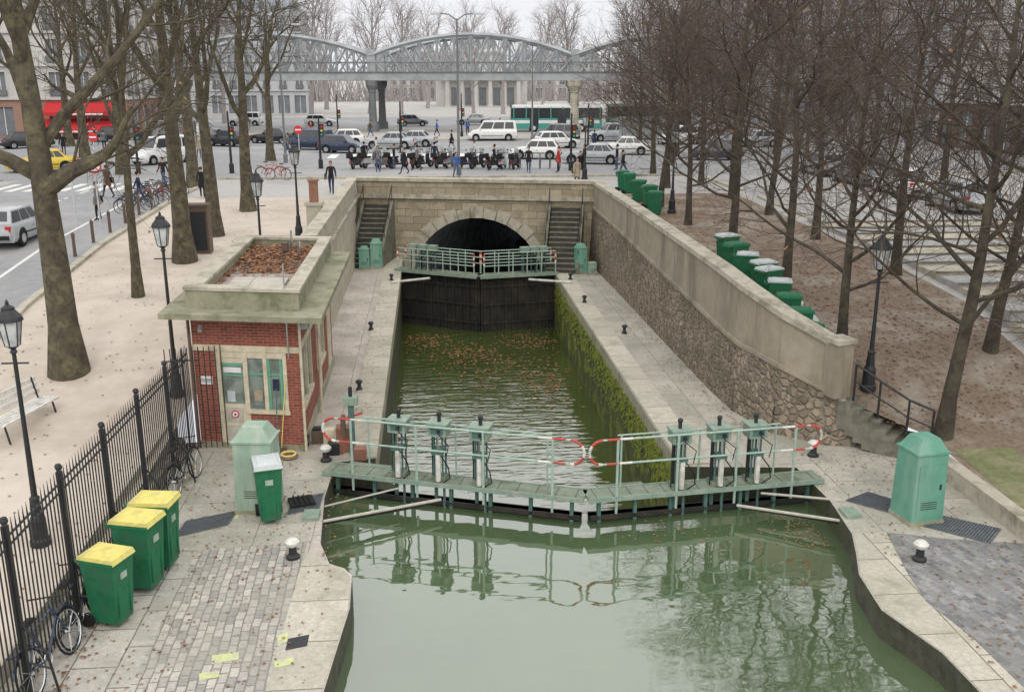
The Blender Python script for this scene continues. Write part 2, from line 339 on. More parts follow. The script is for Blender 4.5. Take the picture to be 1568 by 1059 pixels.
q.sheet([(8.78,18.0),(8.48,17.1),(8.18,16.3),(8.03,15.0),(8.43,13.6),(8.48,12.3),(8.63,-5),(9.4,-5),(9.2,12.3),(9.15,14),(8.95,15.2),(9.1,16.2),(9.5,18.0)],.006,'granite_coping')
q.sheet([(9.404,-5),(12.4,-5),(12.4,17.2),(10.6,17.6),(9.504,18.0),(9.104,16.2),(8.954,15.2),(9.154,14),(9.204,12.3)],.006,'dark_setts')
q.bx(12.15,12.5,-5,21.6,0,.42,'pale_stone')
q.obj('quay_paving')
ms=MB(); R_=random.Random(77)
for i in range(2600):
    y=22.2+R_.random()**1.5*26; z=-.35-abs(R_.gauss(0,.55)); 
    if z<-2.65: continue
    s_=.02+R_.random()*.05
    ms.add([(6.045,y-s_,z),(6.01,y-s_*.3,z-s_*1.3),(6.02,y+s_,z-s_*.2),(6.05,y,z+s_)],[(0,1,2,3)],'moss_bright' if i%3 else 'mossy_wall')
ms.obj('wall_moss')
wb=MB(); wb.quad((-7,-10,-3.5),(13,-10,-3.5),(13,95,-3.5),(-7,95,-3.5),'stone_dark'); wb.obj('canal_bed')
w=MB(); w.sheet([(-3,-8),(9.5,-8),(9.1,20.85),(3.4,20.22),(-2.7,22.4)],-.55,'water_calm'); w.obj('basin_water')
w=MB(); w.sheet([(-2.7,22.5),(3.4,20.35),(9.1,20.95),(9.1,22),(6.3,22),(6.3,92),(-1.7,92),(-1.7,23.3),(-2.7,23.3)],-2.7,'water_rippled'); w.obj('lock_water')
# ------------------------------------------------------------------ rubble wall right
P=[(8.3,49.3,2.95,4.25),(8.45,42,2.7,4.12),(8.5,36,2.45,4.02),(8.6,28,2.1,3.85),(8.7,26,2.0,3.7),(9.2,24.1,1.9,3.35),(10.35,23.1,1.4,2.75)]
m=MB()
for a,b in zip(P,P[1:]):
    m.quad((a[0]-.12,a[1]-.05,-.02),(a[0],a[1],a[2]),(b[0],b[1],b[2]),(b[0]-.12,b[1]-.12,-.02),'rubble_stone')
m.quad((10.23,22.98,-.02),(10.35,23.1,1.4),(11.4,22.75,.12),(11.35,22.7,-.02),'rubble_stone')
m.obj('rubble_retaining_wall')
def wallstrip(m,path,t,z0i,z1i,mat,out=0,dz0=0,dz1=0):
    pts=[Vector((p[0],p[1],0)) for p in path]; off=[]
    for i in range(len(pts)):
        d=(pts[min(i+1,len(pts)-1)]-pts[max(i-1,0)]).normalized(); off.append(Vector((-d.y,d.x,0)))
    for i in range(len(pts)-1):
        a,b=path[i],path[i+1]; na,nb=off[i],off[i+1]
        A0=pts[i]-na*out; A1=pts[i]+na*t; B0=pts[i+1]-nb*out; B1=pts[i+1]+nb*t
        m.prism([A0.xy[:],B0.xy[:],B1.xy[:],A1.xy[:]],[a[z0i]+dz0,b[z0i]+dz0,b[z0i]+dz0,a[z0i]+dz0],[a[z1i]+dz1,b[z1i]+dz1,b[z1i]+dz1,a[z1i]+dz1],mat,bottom=True)
m=MB()
wallstrip(m,P,.38,2,3,'render_wall',-.03,dz1=-.16)
wallstrip(m,[(p[0],p[1],p[2],p[2]) for p in P],.2,2,3,'render_wall',.05,dz0=-.07,dz1=.04)
wallstrip(m,[(p[0],p[1],p[3],p[3]) for p in P],.46,2,3,'pale_stone',.06,dz0=-.16,dz1=.0)
m.box((10.42,23.15,2.05),(.5,.5,1.45),'render_wall',.3); m.box((10.42,23.15,2.82),(.6,.6,.12),'pale_stone',.3)
m.prism([(10.45,23.0),(11.5,22.62),(11.6,22.9),(10.6,23.4)],[1.2,0,0,1.2],[1.46,.14,.14,1.46],'pale_stone',bottom=True)
m.obj('parapet_wall')
m=MB()
for i in range(7):
    t=i/7; m.box((10.95+t*1.25,23.35-t*1.05,1.15-t*1.0-.3),(.34,1.2,.75),'step_stone',-.7)
m.obj('stone_steps')
m=MB()
hp=[(10.85,23.0,1.2),(11.35,22.6,.85),(11.9,22.1,.5),(12.35,21.7,.35)]
for p in hp: m.cyl(p,(p[0],p[1],p[2]+1.0),.03,6,'black_iron'); 
m.tube([(p[0],p[1],p[2]+1.0) for p in hp],.03,6,'black_iron'); m.tube([(p[0],p[1],p[2]+.55) for p in hp],.02,6,'black_iron')
m.obj('handrail')
# ------------------------------------------------------------------ left retaining wall + parapet
m=MB()
m.prism([(-3.85,32.3),(-3.85,51.9),(-4.25,51.9),(-4.25,32.3)],0,[3.1,3.25,3.25,3.1],'parapet_stone')
m.prism([(-3.88,32.4),(-3.88,51.9),(-4.22,51.9),(-4.22,32.4)],3.1,4.1,'parapet_stone')
m.prism([(-3.78,32.4),(-3.78,51.8),(-4.32,51.8),(-4.32,32.4)],4.1,4.25,'pale_stone',bottom=True)
m.prism([(-3.75,32.4),(-3.75,51.8),(-3.86,51.8),(-3.86,32.4)],3.15,3.3,'pale_stone',bottom=True)
m.obj('parapet_wall')
# ------------------------------------------------------------------ tunnel portal
A=Vector((-3.85,51.9,0)); B=Vector((8.45,49.1,0)); Lw=(B-A).length; ud=(B-A)/Lw; nd=Vector((ud.y,-ud.x,0))
def PW(u,z,o=0): v=A+ud*u+nd*o; return (v.x,v.y,z)
uc,R0,zc=6.45,3.5,-1.25
m=MB()
na=24; arc=[(uc-R0*math.cos(math.pi*i/na),zc+R0*math.sin(math.pi*i/na)) for i in range(na+1)]
inner=[(uc-R0,-3.5)]+arc+[(uc+R0,-3.5)]
topz=3.3
for i in range(len(inner)-1):
    (u0,z0),(u1,z1)=inner[i],inner[i+1]
    if abs(u1-u0)<1e-6: continue
    m.quad(PW(u0,z0),PW(u1,z1),PW(u1,topz),PW(u0,topz),'portal_stone')
m.quad(PW(0,-3.5),PW(uc-R0,-3.5),PW(uc-R0,topz),PW(0,topz),'portal_stone')
m.quad(PW(uc+R0,-3.5),PW(Lw,-3.5),PW(Lw,topz),PW(uc+R0,topz),'portal_stone')
for i in range(len(inner)-1):
    (u0,z0),(u1,z1)=inner[i],inner[i+1]
    m.quad(PW(u0,z0,0),PW(u1,z1,0),PW(u1+2.5,z1,-38),PW(u0+2.5,z0,-38),'vault_stone')
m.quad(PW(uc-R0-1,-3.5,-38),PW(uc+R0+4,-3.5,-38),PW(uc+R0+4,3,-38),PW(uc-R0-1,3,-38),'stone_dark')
nv=17
for i in range(nv):
    a0=math.pi*i/nv+.008; a1=math.pi*(i+1)/nv-.008; ro=R0+(.62 if i%2==0 else .5)
    q4=[(uc-R0*math.cos(a0),zc+R0*math.sin(a0)),(uc-R0*math.cos(a1),zc+R0*math.sin(a1)),(uc-ro*math.cos(a1),zc+ro*math.sin(a1)),(uc-ro*math.cos(a0),zc+ro*math.sin(a0))]
    vs=[PW(u,z,.0) for u,z in q4]+[PW(u,z,.07) for u,z in q4]
    m.add(vs,[(4,5,6,7),(0,1,5,4),(1,2,6,5),(2,3,7,6),(3,0,4,7)],'pale_stone')
def pband(z0,z1,o,t,mat,u0=0,u1=None):
    u1=Lw if u1 is None else u1
    a,b,c,d=PW(u0,0,o),PW(u1,0,o),PW(u1,0,-t),PW(u0,0,-t)
    m.prism([a[:2],b[:2],c[:2],d[:2]],z0,z1,mat,bottom=True)
pband(3.2,3.42,.16,.5,'pale_stone'); pband(3.42,4.08,.03,.42,'portal_stone'); pband(4.08,4.25,.14,.5,'pale_stone')
m.obj('tunnel_portal')
def stairs(u0,u1,name):
    m=MB(); n=13
    for i in range(n):
        o1=3.0-i*.225; zt=(i+1)*2.9/n
        a,b,c,d=PW(u0,0,o1),PW(u1,0,o1),PW(u1,0,.02),PW(u0,0,.02)
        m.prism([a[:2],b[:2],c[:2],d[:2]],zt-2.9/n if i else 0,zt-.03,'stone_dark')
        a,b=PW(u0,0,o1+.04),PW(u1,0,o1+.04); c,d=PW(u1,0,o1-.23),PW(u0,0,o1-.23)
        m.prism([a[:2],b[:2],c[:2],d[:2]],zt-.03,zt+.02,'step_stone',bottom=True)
    for u in (u0-.12,u1+.12):
        pts=[PW(u,0,3.1),PW(u,.35,3.1),PW(u,3.1,.2),PW(u,3.1,.03),PW(u,0,.03)]
        q1=[(p[0]-.07,p[1],p[2]) for p in pts]; q2=[(p[0]+.07,p[1],p[2]) for p in pts]
        m.add(q1+q2,[(0,1,2,3,4),(9,8,7,6,5)]+[(i,(i+1)%5,5+(i+1)%5,5+i) for i in range(5)],'step_stone')
        m.tube([PW(u,1.0,3.0),PW(u,3.9,.15)],.02,5,'black_iron')
        for k_ in range(4): m.cyl(PW(u,.2+k_*.9,2.8-k_*.85),PW(u,1.05+k_*.9,2.8-k_*.85),.018,5,'black_iron')
    m.obj(name)
stairs(.55,1.85,'stone_staircase'); stairs(10.4,11.85,'stone_staircase')
# ------------------------------------------------------------------ lock gates
def leaf(m,a,b):
    a=Vector((*a,0));b=Vector((*b,0)); d=(b-a).normalized(); n=Vector((d.y,-d.x,0))
    L=(b-a).length
    def pr(u0,u1,o0,o1,z0,z1,mat):
        q=[a+d*u0+n*o1,a+d*u1+n*o1,a+d*u1+n*o0,a+d*u0+n*o0]; m.prism([p.xy[:] for p in q],z0,z1,mat,bottom=True)
    return pr,L,a,d,n
m=MB()
for (a,b,posts,r0,r1,end) in (((-2.65,22.35),(3.4,20.2),(-.85,.1,1.05),(-2.3),3.1,'l'),((3.4,20.2),(9.15,20.85),(5.6,6.55,7.45),3.7,8.7,'r')):
    pr,L,A0,d,n=leaf(m,a,b)
    pr(0.1,L-.1,-.12,.05,-3.5,-.40,'gate_dark'); pr(.1,L-.1,-.16,.12,-.5,-.40,'gate_dark')
    pr(0,L,-.27,.27,.06,.11,'deck_green'); pr(0,L,.27,.30,.02,.13,'gate_green'); pr(0,L,-.30,-.27,.02,.13,'gate_green')
    pr(.4,1.5,-.5,-.302,.055,.105,'deck_green')
    for i in range(14):
        u=.2+i*(L-.4)/13; pr(u-.006,u+.006,-.265,.265,.11,.114,'gate_dark')
    for i in range(7):
        u=.3+i*(L-.6)/6; pr(u-.04,u+.04,.02,.12,-1.2,.06,'gear_green')
    def at(X,o,z): 
        u=(X-a[0])/(d.x); v=A0+d*u+n*o; return Vector((v.x,v.y,z))
    o=.25; zt,zm=1.50,.92
    for z in (zt,zm): m.cyl(at(r0,o,z),at(r1,o,z),.024,7,'green_rail')
    for s_,sg in ((r0,-1),(r1,1)):
        K=10; pts=[at(s_+sg*.30*math.sin(math.pi*i/K),o,(zt+zm)/2+(zt-zm)/2*math.cos(math.pi*i/K)) for i in range(K+1)]
        for i in range(K):
            m.tube([pts[i],pts[i+1]],.033,7,'red_paint' if (i//3)%2==0 else 'white_paint')
        for i in range(2):
            for z in (zt,zm):
                x0=s_-sg*(.1+i*.3); m.cyl(at(x0,o,z),at(x0-sg*.3,o,z),.028,7,'white_paint' if i%2 else 'red_paint')
    np_=4
    for i in range(np_):
        x=r0+(r1-r0)*(i+.25)/(np_-.5); m.cyl(at(x,o,-.3),at(x,o,zt),.032,6,'green_rail')
    m.cyl(at(r0+.5,-o,zt-.1),at(r1-.5,-o,zt-.1),.02,6,'green_rail')
    for i in range(3):
        x=r0+.6+(r1-r0-1.2)*i/2; m.cyl(at(x,-o,.1),at(x,-o,zt-.1),.024,6,'green_rail')
    rz=math.atan2(d.y,d.x)
    for X in posts:
        for o in (-.12,.12):
            for dx in (-.1,.1): m.cyl(at(X+dx,o,.1),at(X+dx,o,1.35),.026,6,'gear_green')
        c=at(X,0,1.38); m.box(c,(.44,.38,.28),'gate_green',rz); m.box(c+Vector((0,0,.165)),(.5,.44,.045),'gate_green',rz)
        m.box(c+n*.195,(.3,.012,.16),'gear_green',rz); m.cyl(c+n*.19+Vector((.05,0,0)),c+n*.24+Vector((.05,0,0)),.05,8,'black_iron')
        m.cyl(c+Vector((0,0,.18)),c+Vector((0,0,.34)),.045,8,'black_iron'); m.ball(c+Vector((0,0,.37)),.065,'black_iron')
        m.cyl(at(X+.02,.2,.15),at(X+.02,.2,.82),.065,8,'white_paint'); m.cyl(at(X+.02,.2,.82),at(X+.02,.2,1.25),.026,6,'chrome')
        m.box(at(X,.1,.86),(.28,.28,.1),'gear_green',rz); m.cyl(at(X-.14,.02,.1),at(X-.14,.02,1.3),.045,7,'black_iron')
        m.cyl(at(X-.1,.0,-1.0),at(X-.1,.0,.08),.05,6,'gear_green'); m.cyl(at(X+.12,.1,-1.0),at(X+.12,.1,.08),.035,6,'gear_green')
        m.tube([at(X+.1,.22,.8),at(X+.28,.28,.55),at(X+.32,.28,.28),at(X+.15,.22,.13)],.016,5,'black_rubber')
        m.tube([at(X+.05,.2,1.3),at(X+.3,.3,1.1),at(X+.24,.3,.8)],.012,5,'black_rubber')
        m.box(at(X,-.0,.17),(.34,.3,.12),'deck_green',rz)
m.obj('lock_gate')
m=MB()
m.cyl((-2.75,19.7,-.12),(.1,20.9,-.2),.035,7,'wood_pale'); m.cyl((-2.75,19.82,-.2),(-.3,20.8,-.27),.05,7,'gate_dark'); m.cyl((-2.6,20.5,-.1),(-.9,21.4,-.1),.022,6,'wood_pale')
m.box((-2.75,19.8,.02),(.35,.45,.12),'gate_green'); m.obj('gate_operating_arm')
m=MB()
m.cyl((9.1,18.75,-.12),(6.9,20.0,-.2),.035,7,'wood_pale'); m.cyl((9.1,18.87,-.2),(7.2,20.0,-.27),.05,7,'gate_dark'); m.cyl((9.2,19.6,.02),(7.6,20.4,-.1),.03,6,'wood_pale')
m.box((9.1,18.9,.02),(.35,.45,.12),'gate_green'); m.obj('gate_operating_arm')
m=MB()
for (a,b,sg) in (((-1.55,48.1),(2.35,45.9),0),((2.35,45.9),(6.12,46.6),1)):
    pr,L,A0,d,n=leaf(m,a,b)
    pr(0,L,-.1,.1,-3.5,.0,'gate_dark')
    for i in range(11): u=.15+i*(L-.3)/10; pr(u-.05,u+.05,.1,.18,-3.0,-.1,'gate_dark')
    for z in (-.5,-1.4,-2.3): pr(0,L,.1,.2,z,z+.1,'gate_dark')
    pr(-.1,L,-.4,.4,.05,.12,'deck_green'); pr(-.1,L,.4,.44,.0,.16,'gate_green')
    for o in (.38,-.38):
        for z in (.55,.85,1.15):
            m.cyl(A0+d*.1+n*o+Vector((0,0,z+.05)),A0+d*(L-.15)+n*o+Vector((0,0,z+.05)),.026,6,'green_rail')
        for i in range(6):
            p=A0+d*(.1+i*(L-.25)/5)+n*o; m.cyl(p+Vector((0,0,.1)),p+Vector((0,0,1.2)),.03,6,'green_rail')
        for e in (.1,L-.15):
            p=A0+d*e+n*o
            for k_ in range(4): m.cyl(p+Vector((0,0,.6+k_*.15)),p+Vector((0,0,.75+k_*.15)),.045,6,'red_paint' if k_%2 else 'white_paint')
    for f in ((.18,.3,.42) if sg==0 else (.58,.7,.82)):
        p=A0+d*L*f; 
        for dx in (-.12,.12): m.cyl(p+d*dx+Vector((0,0,.1)),p+d*dx+Vector((0,0,1.2)),.04,6,'gear_green')
        m.box(p+Vector((0,0,1.25)),(.42,.36,.26),'gate_green',math.atan2(d.y,d.x)); m.cyl(p+n*.2+Vector((0,0,.2)),p+n*.2+Vector((0,0,.9)),.05,6,'black_iron')
m.obj('lock_gate')
m=MB(); m.cyl((-1.9,44.6,.1),(-.1,46.4,-.1),.06,6,'white_paint'); m.cyl((6.5,43.9,.1),(4.7,45.7,-.1),.06,6,'white_paint'); m.obj('gate_operating_arm')
m=MB()
m.box((-2.35,23.6,.35),(.35,.35,.7),'terracotta'); m.box((-2.1,23.3,.75),(.14,.14,1.5),'gear_green'); m.box((-2.1,23.3,1.5),(.36,.3,.2),'gate_green'); m.cyl((-2.1,23.3,1.6),(-2.1,23.3,1.85),.05,7,'black_iron')
m.cyl((-2.35,23.1,1.05),(-1.85,23.6,1.05),.03,6,'red_paint'); m.box((-2.6,23.5,.15),(.3,.3,.3),'black_iron'); m.box((-1.9,23.1,.15),(.3,.3,.3),'terracotta'); m.box((-2.3,23.15,.9),(.1,.3,.45),'brown_metal'); m.box((-2.75,24.0,.25),(.28,.25,.5),'cream_paint')
m.obj('sluice_winch')
# ------------------------------------------------------------------ kiosk
kx=empty('lock_keeper_cabin',(-4.8,24.05,0))
SH=-.2
def KB(m,x0,x1,y0,y1,z0,z1,mat):
    m.box(((x0+x1)/2,(y0+y1)/2+SH*(x0+x1)/2,(z0+z1)/2),(x1-x0,y1-y0,z1-z0),mat,shear=SH)
W0,W1,D1=-1.3,1.42,8.0
m=MB()
KB(m,W0,W0+.55,0,.3,0,3.55,'brick_wall'); KB(m,W1-.33,W1,0,.3,0,3.55,'brick_wall')
KB(m,W0+.55,W1-.33,0,.3,2.75,3.55,'brick_wall'); KB(m,W0,W0+.3,.3,D1,0,3.55,'brick_wall_side'); KB(m,W0+.3,W1,D1-.3,D1,0,3.55,'brick_wall_side')
KB(m,W1-.3,W1,.3,D1-.3,0,1.0,'brick_wall_side'); KB(m,W1-.3,W1,.3,D1-.3,2.7,3.55,'brick_wall_side')
KB(m,W0+1.3,W1-.33,0,.3,0,1.0,'brick_wall')
KB(m,W1-.3,W1,2.4,3.6,1,2.7,'brick_wall_side'); KB(m,W1-.3,W1,5.6,D1-.3,1,2.7,'brick_wall_side')
KB(m,W0-.05,W1+.05,-.05,0,0,.16,'concrete_edge'); KB(m,W1,W1+.05,0,D1,0,.3,'concrete_edge')
m.obj('brick_walls',parent=kx)
m=MB()
KB(m,W0-.02,W1+.02,-.03,0,2.62,2.78,'cream_paint')
KB(m,W0+.55,W1-.33,0.0,.12,2.45,2.62,'cream_paint')
for x0,x1,z0 in ((W0+.55,W0+.68,.16),(W0+1.26,W0+1.38,.16),(W1-.43,W1-.33,.95),(W0+1.78,W0+1.88,1.0)):
    KB(m,x0,x1,-.02,.12,z0,2.62,'cream_paint')
KB(m,W0+.68,W0+1.26,.03,.1,.16,1.2,'cream_paint'); KB(m,W0+.68,W0+1.26,.03,.1,2.3,2.45,'cream_paint')
KB(m,W0+.76,W0+1.18,.02,.03,.3,.62,'wood_pale'); KB(m,W0+.76,W0+1.18,.02,.03,.7,1.1,'wood_pale')
KB(m,W0+1.3,W1-.3,-.06,.12,.98,1.08,'cream_paint')
for y0,y1 in ((.3,2.4),(3.6,5.6)):
    for yy in (y0,(y0+y1)/2,y1-.1): KB(m,W1-.1,W1+.02,yy,yy+.1,1.0,2.7,'cream_paint')
    KB(m,W1-.1,W1+.06,y0,y1,1.0,1.1,'cream_paint')
KB(m,W1,W1+.03,0,D1,2.62,2.78,'cream_paint'); KB(m,W1+.0,W1+.025,4.3,4.55,0.3,2.62,'cream_paint'); KB(m,W1,W1+.025,6.5,7.5,.3,2.6,'cream_paint')
KB(m,W1,W1+.025,.05,.35,0.3,2.62,'cream_paint')
m.obj('door_and_frames',parent=kx)
m=MB()
KB(m,W0+.68,W0+1.26,.05,.07,1.2,2.3,'glass_room'); KB(m,W0+1.38,W1-.43,.05,.07,1.05,2.45,'glass_room')
for y0,y1 in ((.3,2.4),(3.6,5.6)): KB(m,W1-.08,W1-.06,y0,y1,1.05,2.7,'glass_room')
KB(m,W0+.70,W0+1.24,.02,.05,2.22,2.3,'window_frame_green'); KB(m,W0+.70,W0+1.24,.02,.05,1.95,2.0,'window_frame_green'); KB(m,W0+1.4,W0+1.78,.02,.05,2.0,2.05,'window_frame_green')
KB(m,W0+1.88,W0+1.95,.02,.05,1.05,2.45,'window_frame_green'); KB(m,W1-.52,W1-.45,.02,.05,1.05,2.45,'window_frame_green')
KB(m,W0+1.95,W1-.52,.02,.05,2.0,2.05,'window_frame_green')
KB(m,W0+.8,W0+1.0,.03,.048,1.25,1.55,'bin_grey'); KB(m,W0+1.5,W0+1.72,.03,.048,1.3,1.6,'cl_beige'); KB(m,W0+.74,W0+1.2,.035,.048,2.04,2.18,'sign_white'); KB(m,W0+2.0,W0+2.16,.03,.048,1.6,1.9,'cl_navy')
m.obj('windows',parent=kx)
m=MB()
KB(m,W0-.6,W1+.72,-.8,D1+.4,3.6,3.74,'roof_concrete'); KB(m,W0-.2,W1+.3,-.35,D1+.1,3.5,3.6,'roof_concrete')
a,b,c,d_=W0-.05,W1+.1,-.1,D1+.15
for (x0,x1,y0,y1) in ((a,b,c,c+.35),(a,b,d_-.35,d_),(a,a+.35,c+.35,d_-.35),(b-.3,b,c+.35,d_-.35)):
    KB(m,x0,x1,y0,y1,3.74,4.2,'roof_concrete'); 
for (x0,x1,y0,y1) in ((a-.04,b+.04,c-.04,c+.39),(a-.04,b+.04,d_-.39,d_+.04),(a-.04,a+.39,c+.39,d_-.39),(b-.34,b+.04,c+.39,d_-.39)):
    KB(m,x0,x1,y0,y1,4.2,4.28,'pale_stone')
KB(m,a+.35,b-.3,c+.35,d_-.35,3.74,3.95,'roof_floor')
KB(m,-.6,.9,1.2,2.6,3.96,4.02,'concrete_quay')
m.cyl((.45,6.5,3.9),(.45,6.5,4.7),.04,6,'chrome'); m.cyl((.25,6.4,4.1),(.25,6.4,4.35),.12,8,'brown_metal'); m.cyl((.8,5.6,3.9),(.8,5.6,4.5),.05,6,'chrome')
m.obj('flat_roof',parent=kx)
m=MB()
for i in range(3000):
    x=W0+.3+rnd.random()*2.2; y=.3+rnd.random()**.55*7.3
    if -.8<x<1.0 and .6<y<3.4 and rnd.random()<.93: continue
    z=3.965+rnd.random()*.05+(.1 if y>4.5 else 0)*rnd.random(); y+=SH*x
    s_=.04+rnd.random()*.05; an=rnd.random()*6.3; cx_,sx_=math.cos(an)*s_,math.sin(an)*s_
    dz=rnd.uniform(-.03,.03)
    m.add([(x-cx_,y-sx_,z),(x+sx_*.6,y-cx_*.6,z+dz),(x+cx_,y+sx_,z),(x-sx_*.6,y+cx_*.6,z-dz)],[(0,1,2,3)],'leaf_brown' if rnd.random()<.65 else ('leaf_orange' if rnd.random()<.7 else 'terracotta'))
m.obj('roof_leaves',parent=kx)
m=MB()
KB(m,W0+.12,W0+.45,-.03,-.005,1.72,1.94,'sign_white'); KB(m,W0+.15,W0+.42,-.035,-.031,1.84,1.86,'cl_navy'); KB(m,W0+.15,W0+.38,-.035,-.031,1.79,1.805,'cl_navy')
def disc(m,c,r,mat,y0,y1,n=16): m.cyl((c[0],y0,c[1]),(c[0],y1,c[1]),r,n,mat)
disc(m,(W0+.97,.93),.10,'sign_red',.06,.12); disc(m,(W0+.97,.93),.07,'sign_white',.05,.06); disc(m,(W0+.97,.93),.03,'black_iron',.045,.05)
m.cyl((W0-.05,.18,0),(W0-.05,.18,3.5),.04,6,'brown_metal'); m.cyl((W1+.06,-.35,0),(W1+.06,-.35,3.5),.035,6,'cream_paint')
m.cyl((W1-.25,-.3,2.5),(W1-.25,-.3,4.9),.02,6,'chrome'); m.cyl((W1+.14,2.72,.0),(W1+.14,2.72,3.5),.04,6,'cream_paint')
m.box((W1+.1,.2,3.2),(.2,.12,.14),'bin_grey'); m.cyl((W0+.3,-.02,3.3),(W0+.3,-.14,3.22),.06,8,'glass_lamp')
m.obj('fittings',parent=kx)
m=MB(); m.cyl((-3.95,23.65,.05),(-3.75,23.75,1.9),.014,6,'bin_yellow'); m.box((-3.95,23.62,.08),(.3,.08,.16),'brown_metal'); m.obj('broom')
m=MB(); m.cyl((-4.05,23.68,.05),(-4.0,23.78,1.7),.014,6,'gear_green'); m.box((-4.05,23.66,.14),(.2,.03,.26),'black_iron',top=(.8,1)); m.obj('shovel')
m=MB(); m.ring((-3.7,23.3,.05),.2,.03,'z',14,'terracotta'); m.ring((-3.72,23.32,.1),.18,.03,'z',14,'bin_yellow'); m.obj('coiled_hose')
m=MB(); m.bx(-3.25,-2.95,24.2,24.5,0,.35,'brown_metal'); m.bx(-3.2,-3.0,24.25,24.45,.35,.42,'black_iron'); m.obj('junction_box')
m=MB(); m.box((-4.75,23.5,.08),(.9,.5,.16),'concrete_edge'); m.obj('door_step')
# ------------------------------------------------------------------ fence
m=MB()
def FX(y): return -6.45+(y-12)*.028
y=5.0
while y<23.7:
    x=FX(y); m.tube([(x,y,.18),(x,y,2.75),(x,y,2.95)],[.014,.014,.003],5,'black_iron'); y+=.135
for z in (.3,2.55,2.7): m.cyl((FX(5),5,z),(FX(23.7),23.7,z),.022,5,'black_iron')
y=5.5
while y<23.8:
    x=FX(y); m.box((x,y,1.45),(.09,.09,2.9),'black_iron'); m.ball((x,y,2.98),.07,'black_iron',6)
    m.tube([(x,y,1.3),(x+.35,y,.7),(x+.45,y,.02)],.022,5,'black_iron'); m.cyl((x,y,.6),(x+.4,y,.45),.018,5,'black_iron'); y+=2.05
for i in range(11): x=-6.12+i*.13-.55; m.cyl((x,23.75+i*.03,.1),(x,23.75+i*.03,2.8),.014,5,'black_iron')
m.cyl((-6.7,23.7,2.5),(-5.9,23.8,2.5),.02,5,'black_iron'); m.cyl((-6.7,23.7,.3),(-5.9,23.8,.3),.02,5,'black_iron')
m.obj('iron_fence')
m=MB(); m.bx(-6.75,-6.5,-5,24.3,-.2,.24,'granite_coping'); m.prism([(-6.8,-5),(-6.76,-5),(-6.76,24.6),(-6.8,24.6)],-.2,[.1,.1,.8,.8],'pale_stone'); m.obj('fence_kerb')
# ------------------------------------------------------------------ bins
def bin_mesh(lid,name,h=1.38):
    m=MB()
    m.box((0,0,h*.47+.05),(.42,.52,h*.86),'bin_green',top=(1.32,1.3))
    m.box((0,0,h*.90+.05),(.6,.74,.06),'bin_green')
    m.box((0,0,h*.95+.03),(.6,.76,.09),lid,top=(.94,.92)); m.box((0,-.01,h*.99+.03),(.5,.6,.05),lid,top=(.8,.8))
    for s_ in (-1,1): 
        m.cyl((s_*.20,.33,.13),(s_*.28,.33,.13),.13,12,'black_rubber'); m.box((s_*.2,.4,h*.9),(.05,.14,.05),'bin_green')
    m.cyl((-.24,.46,h*.92),(.24,.46,h*.92),.022,6,'bin_green'); m.cyl((-.25,.33,.13),(.25,.33,.13),.02,6,'black_iron')
    m.box((0,-.325,h*.72),(.16,.012,.12),'cabinet_pale')
    for s_ in (-1,1): m.box((s_*.15,-.30,h*.4),(.03,.02,h*.5),'bin_green')
    return m.mesh(name)
by=bin_mesh('bin_yellow','wheelie_bin'); bg=bin_mesh('bin_grey','wheelie_bin_g'); bgg=bin_mesh('bin_green','wheelie_bin_gg')
place('wheelie_bin',by,(-5.75,15.75,.0),1.2); place('wheelie_bin',by,(-5.55,16.95,0),1.3,1.08); place('wheelie_bin',by,(-5.45,17.75,0),1.42,1.08)
place('wheelie_bin',bg,(-3.62,19.7,0),.25,1.02)
for i,(x,y,me) in enumerate(((10.5,24.0,bgg),(10.15,24.7,bgg),(10.1,25.5,bgg),(10.15,26.4,bgg),(10.2,27.3,bg),(10.2,28.3,bg),(10.3,29.3,bg),(10.35,30.4,bg),(10.4,31.8,bgg),(10.4,33.3,bg),(10.6,44.5,bgg),(10.6,46.8,bgg),(10.7,48.8,bgg),(10.8,52.5,bgg),(10.85,54.2,bgg))):
    place('wheelie_bin',me,(x+rnd.uniform(-.15,.15),y+rnd.uniform(-.2,.2),zR(y)-.05),1.5+rnd.uniform(-.5,.5),(.95,.95,.82))
m=MB()
for i in range(7): m.ball((10.85+rnd.uniform(-.2,.3),26.5+i*1.1,zR(26.5+i*1.1)+.2),.34,('bin_grey','white_paint','cl_beige')[i%3],8,(1,1.1,.75))
m.obj('rubbish_bags')
# ------------------------------------------------------------------ cabinets, bollards
def cabinet(m,x,y,w,d,h,mat,rz=0):
    m.M=Matrix.Translation((x,y,0))@Matrix.Rotation(rz,4,'Z')
    m.box((0,0,.05),(w*1.05,d*1.05,.1),'concrete_edge'); m.box((0,0,h*.39+.1),(w,d,h*.78),mat,top=(.93,.93))
    m.box((0,0,h*.88+.05),(w*.98,d*.98,h*.17),mat,top=(.55,.6)); m.box((0,0,h*.79+.1),(w*1.02,d*1.02,.04),mat)
    m.box((w*.02,-d*.49,h*.4),(w*.8,.02,h*.62),mat); m.box((w*.3,-d*.50,h*.45),(.04,.04,.12),'black_iron')
    for i in range(4): m.box((0,-d*.495,h*.2+i*.05),(w*.5,.02,.015),'black_iron')
    m.M=Matrix.Identity(4)
m=MB(); cabinet(m,-3.95,20.4,.88,.8,2.0,'cabinet_pale',-.1); m.obj('electrical_cabinet')
m=MB(); cabinet(m,10.45,18.6,.78,.75,1.95,'cabinet_green',.15); m.obj('electrical_cabinet')
m=MB(); cabinet(m,-3.35,48.6,.55,.5,1.15,'cabinet_green'); cabinet(m,-2.75,48.7,.6,.55,1.5,'cabinet_green'); m.obj('electrical_cabinet')
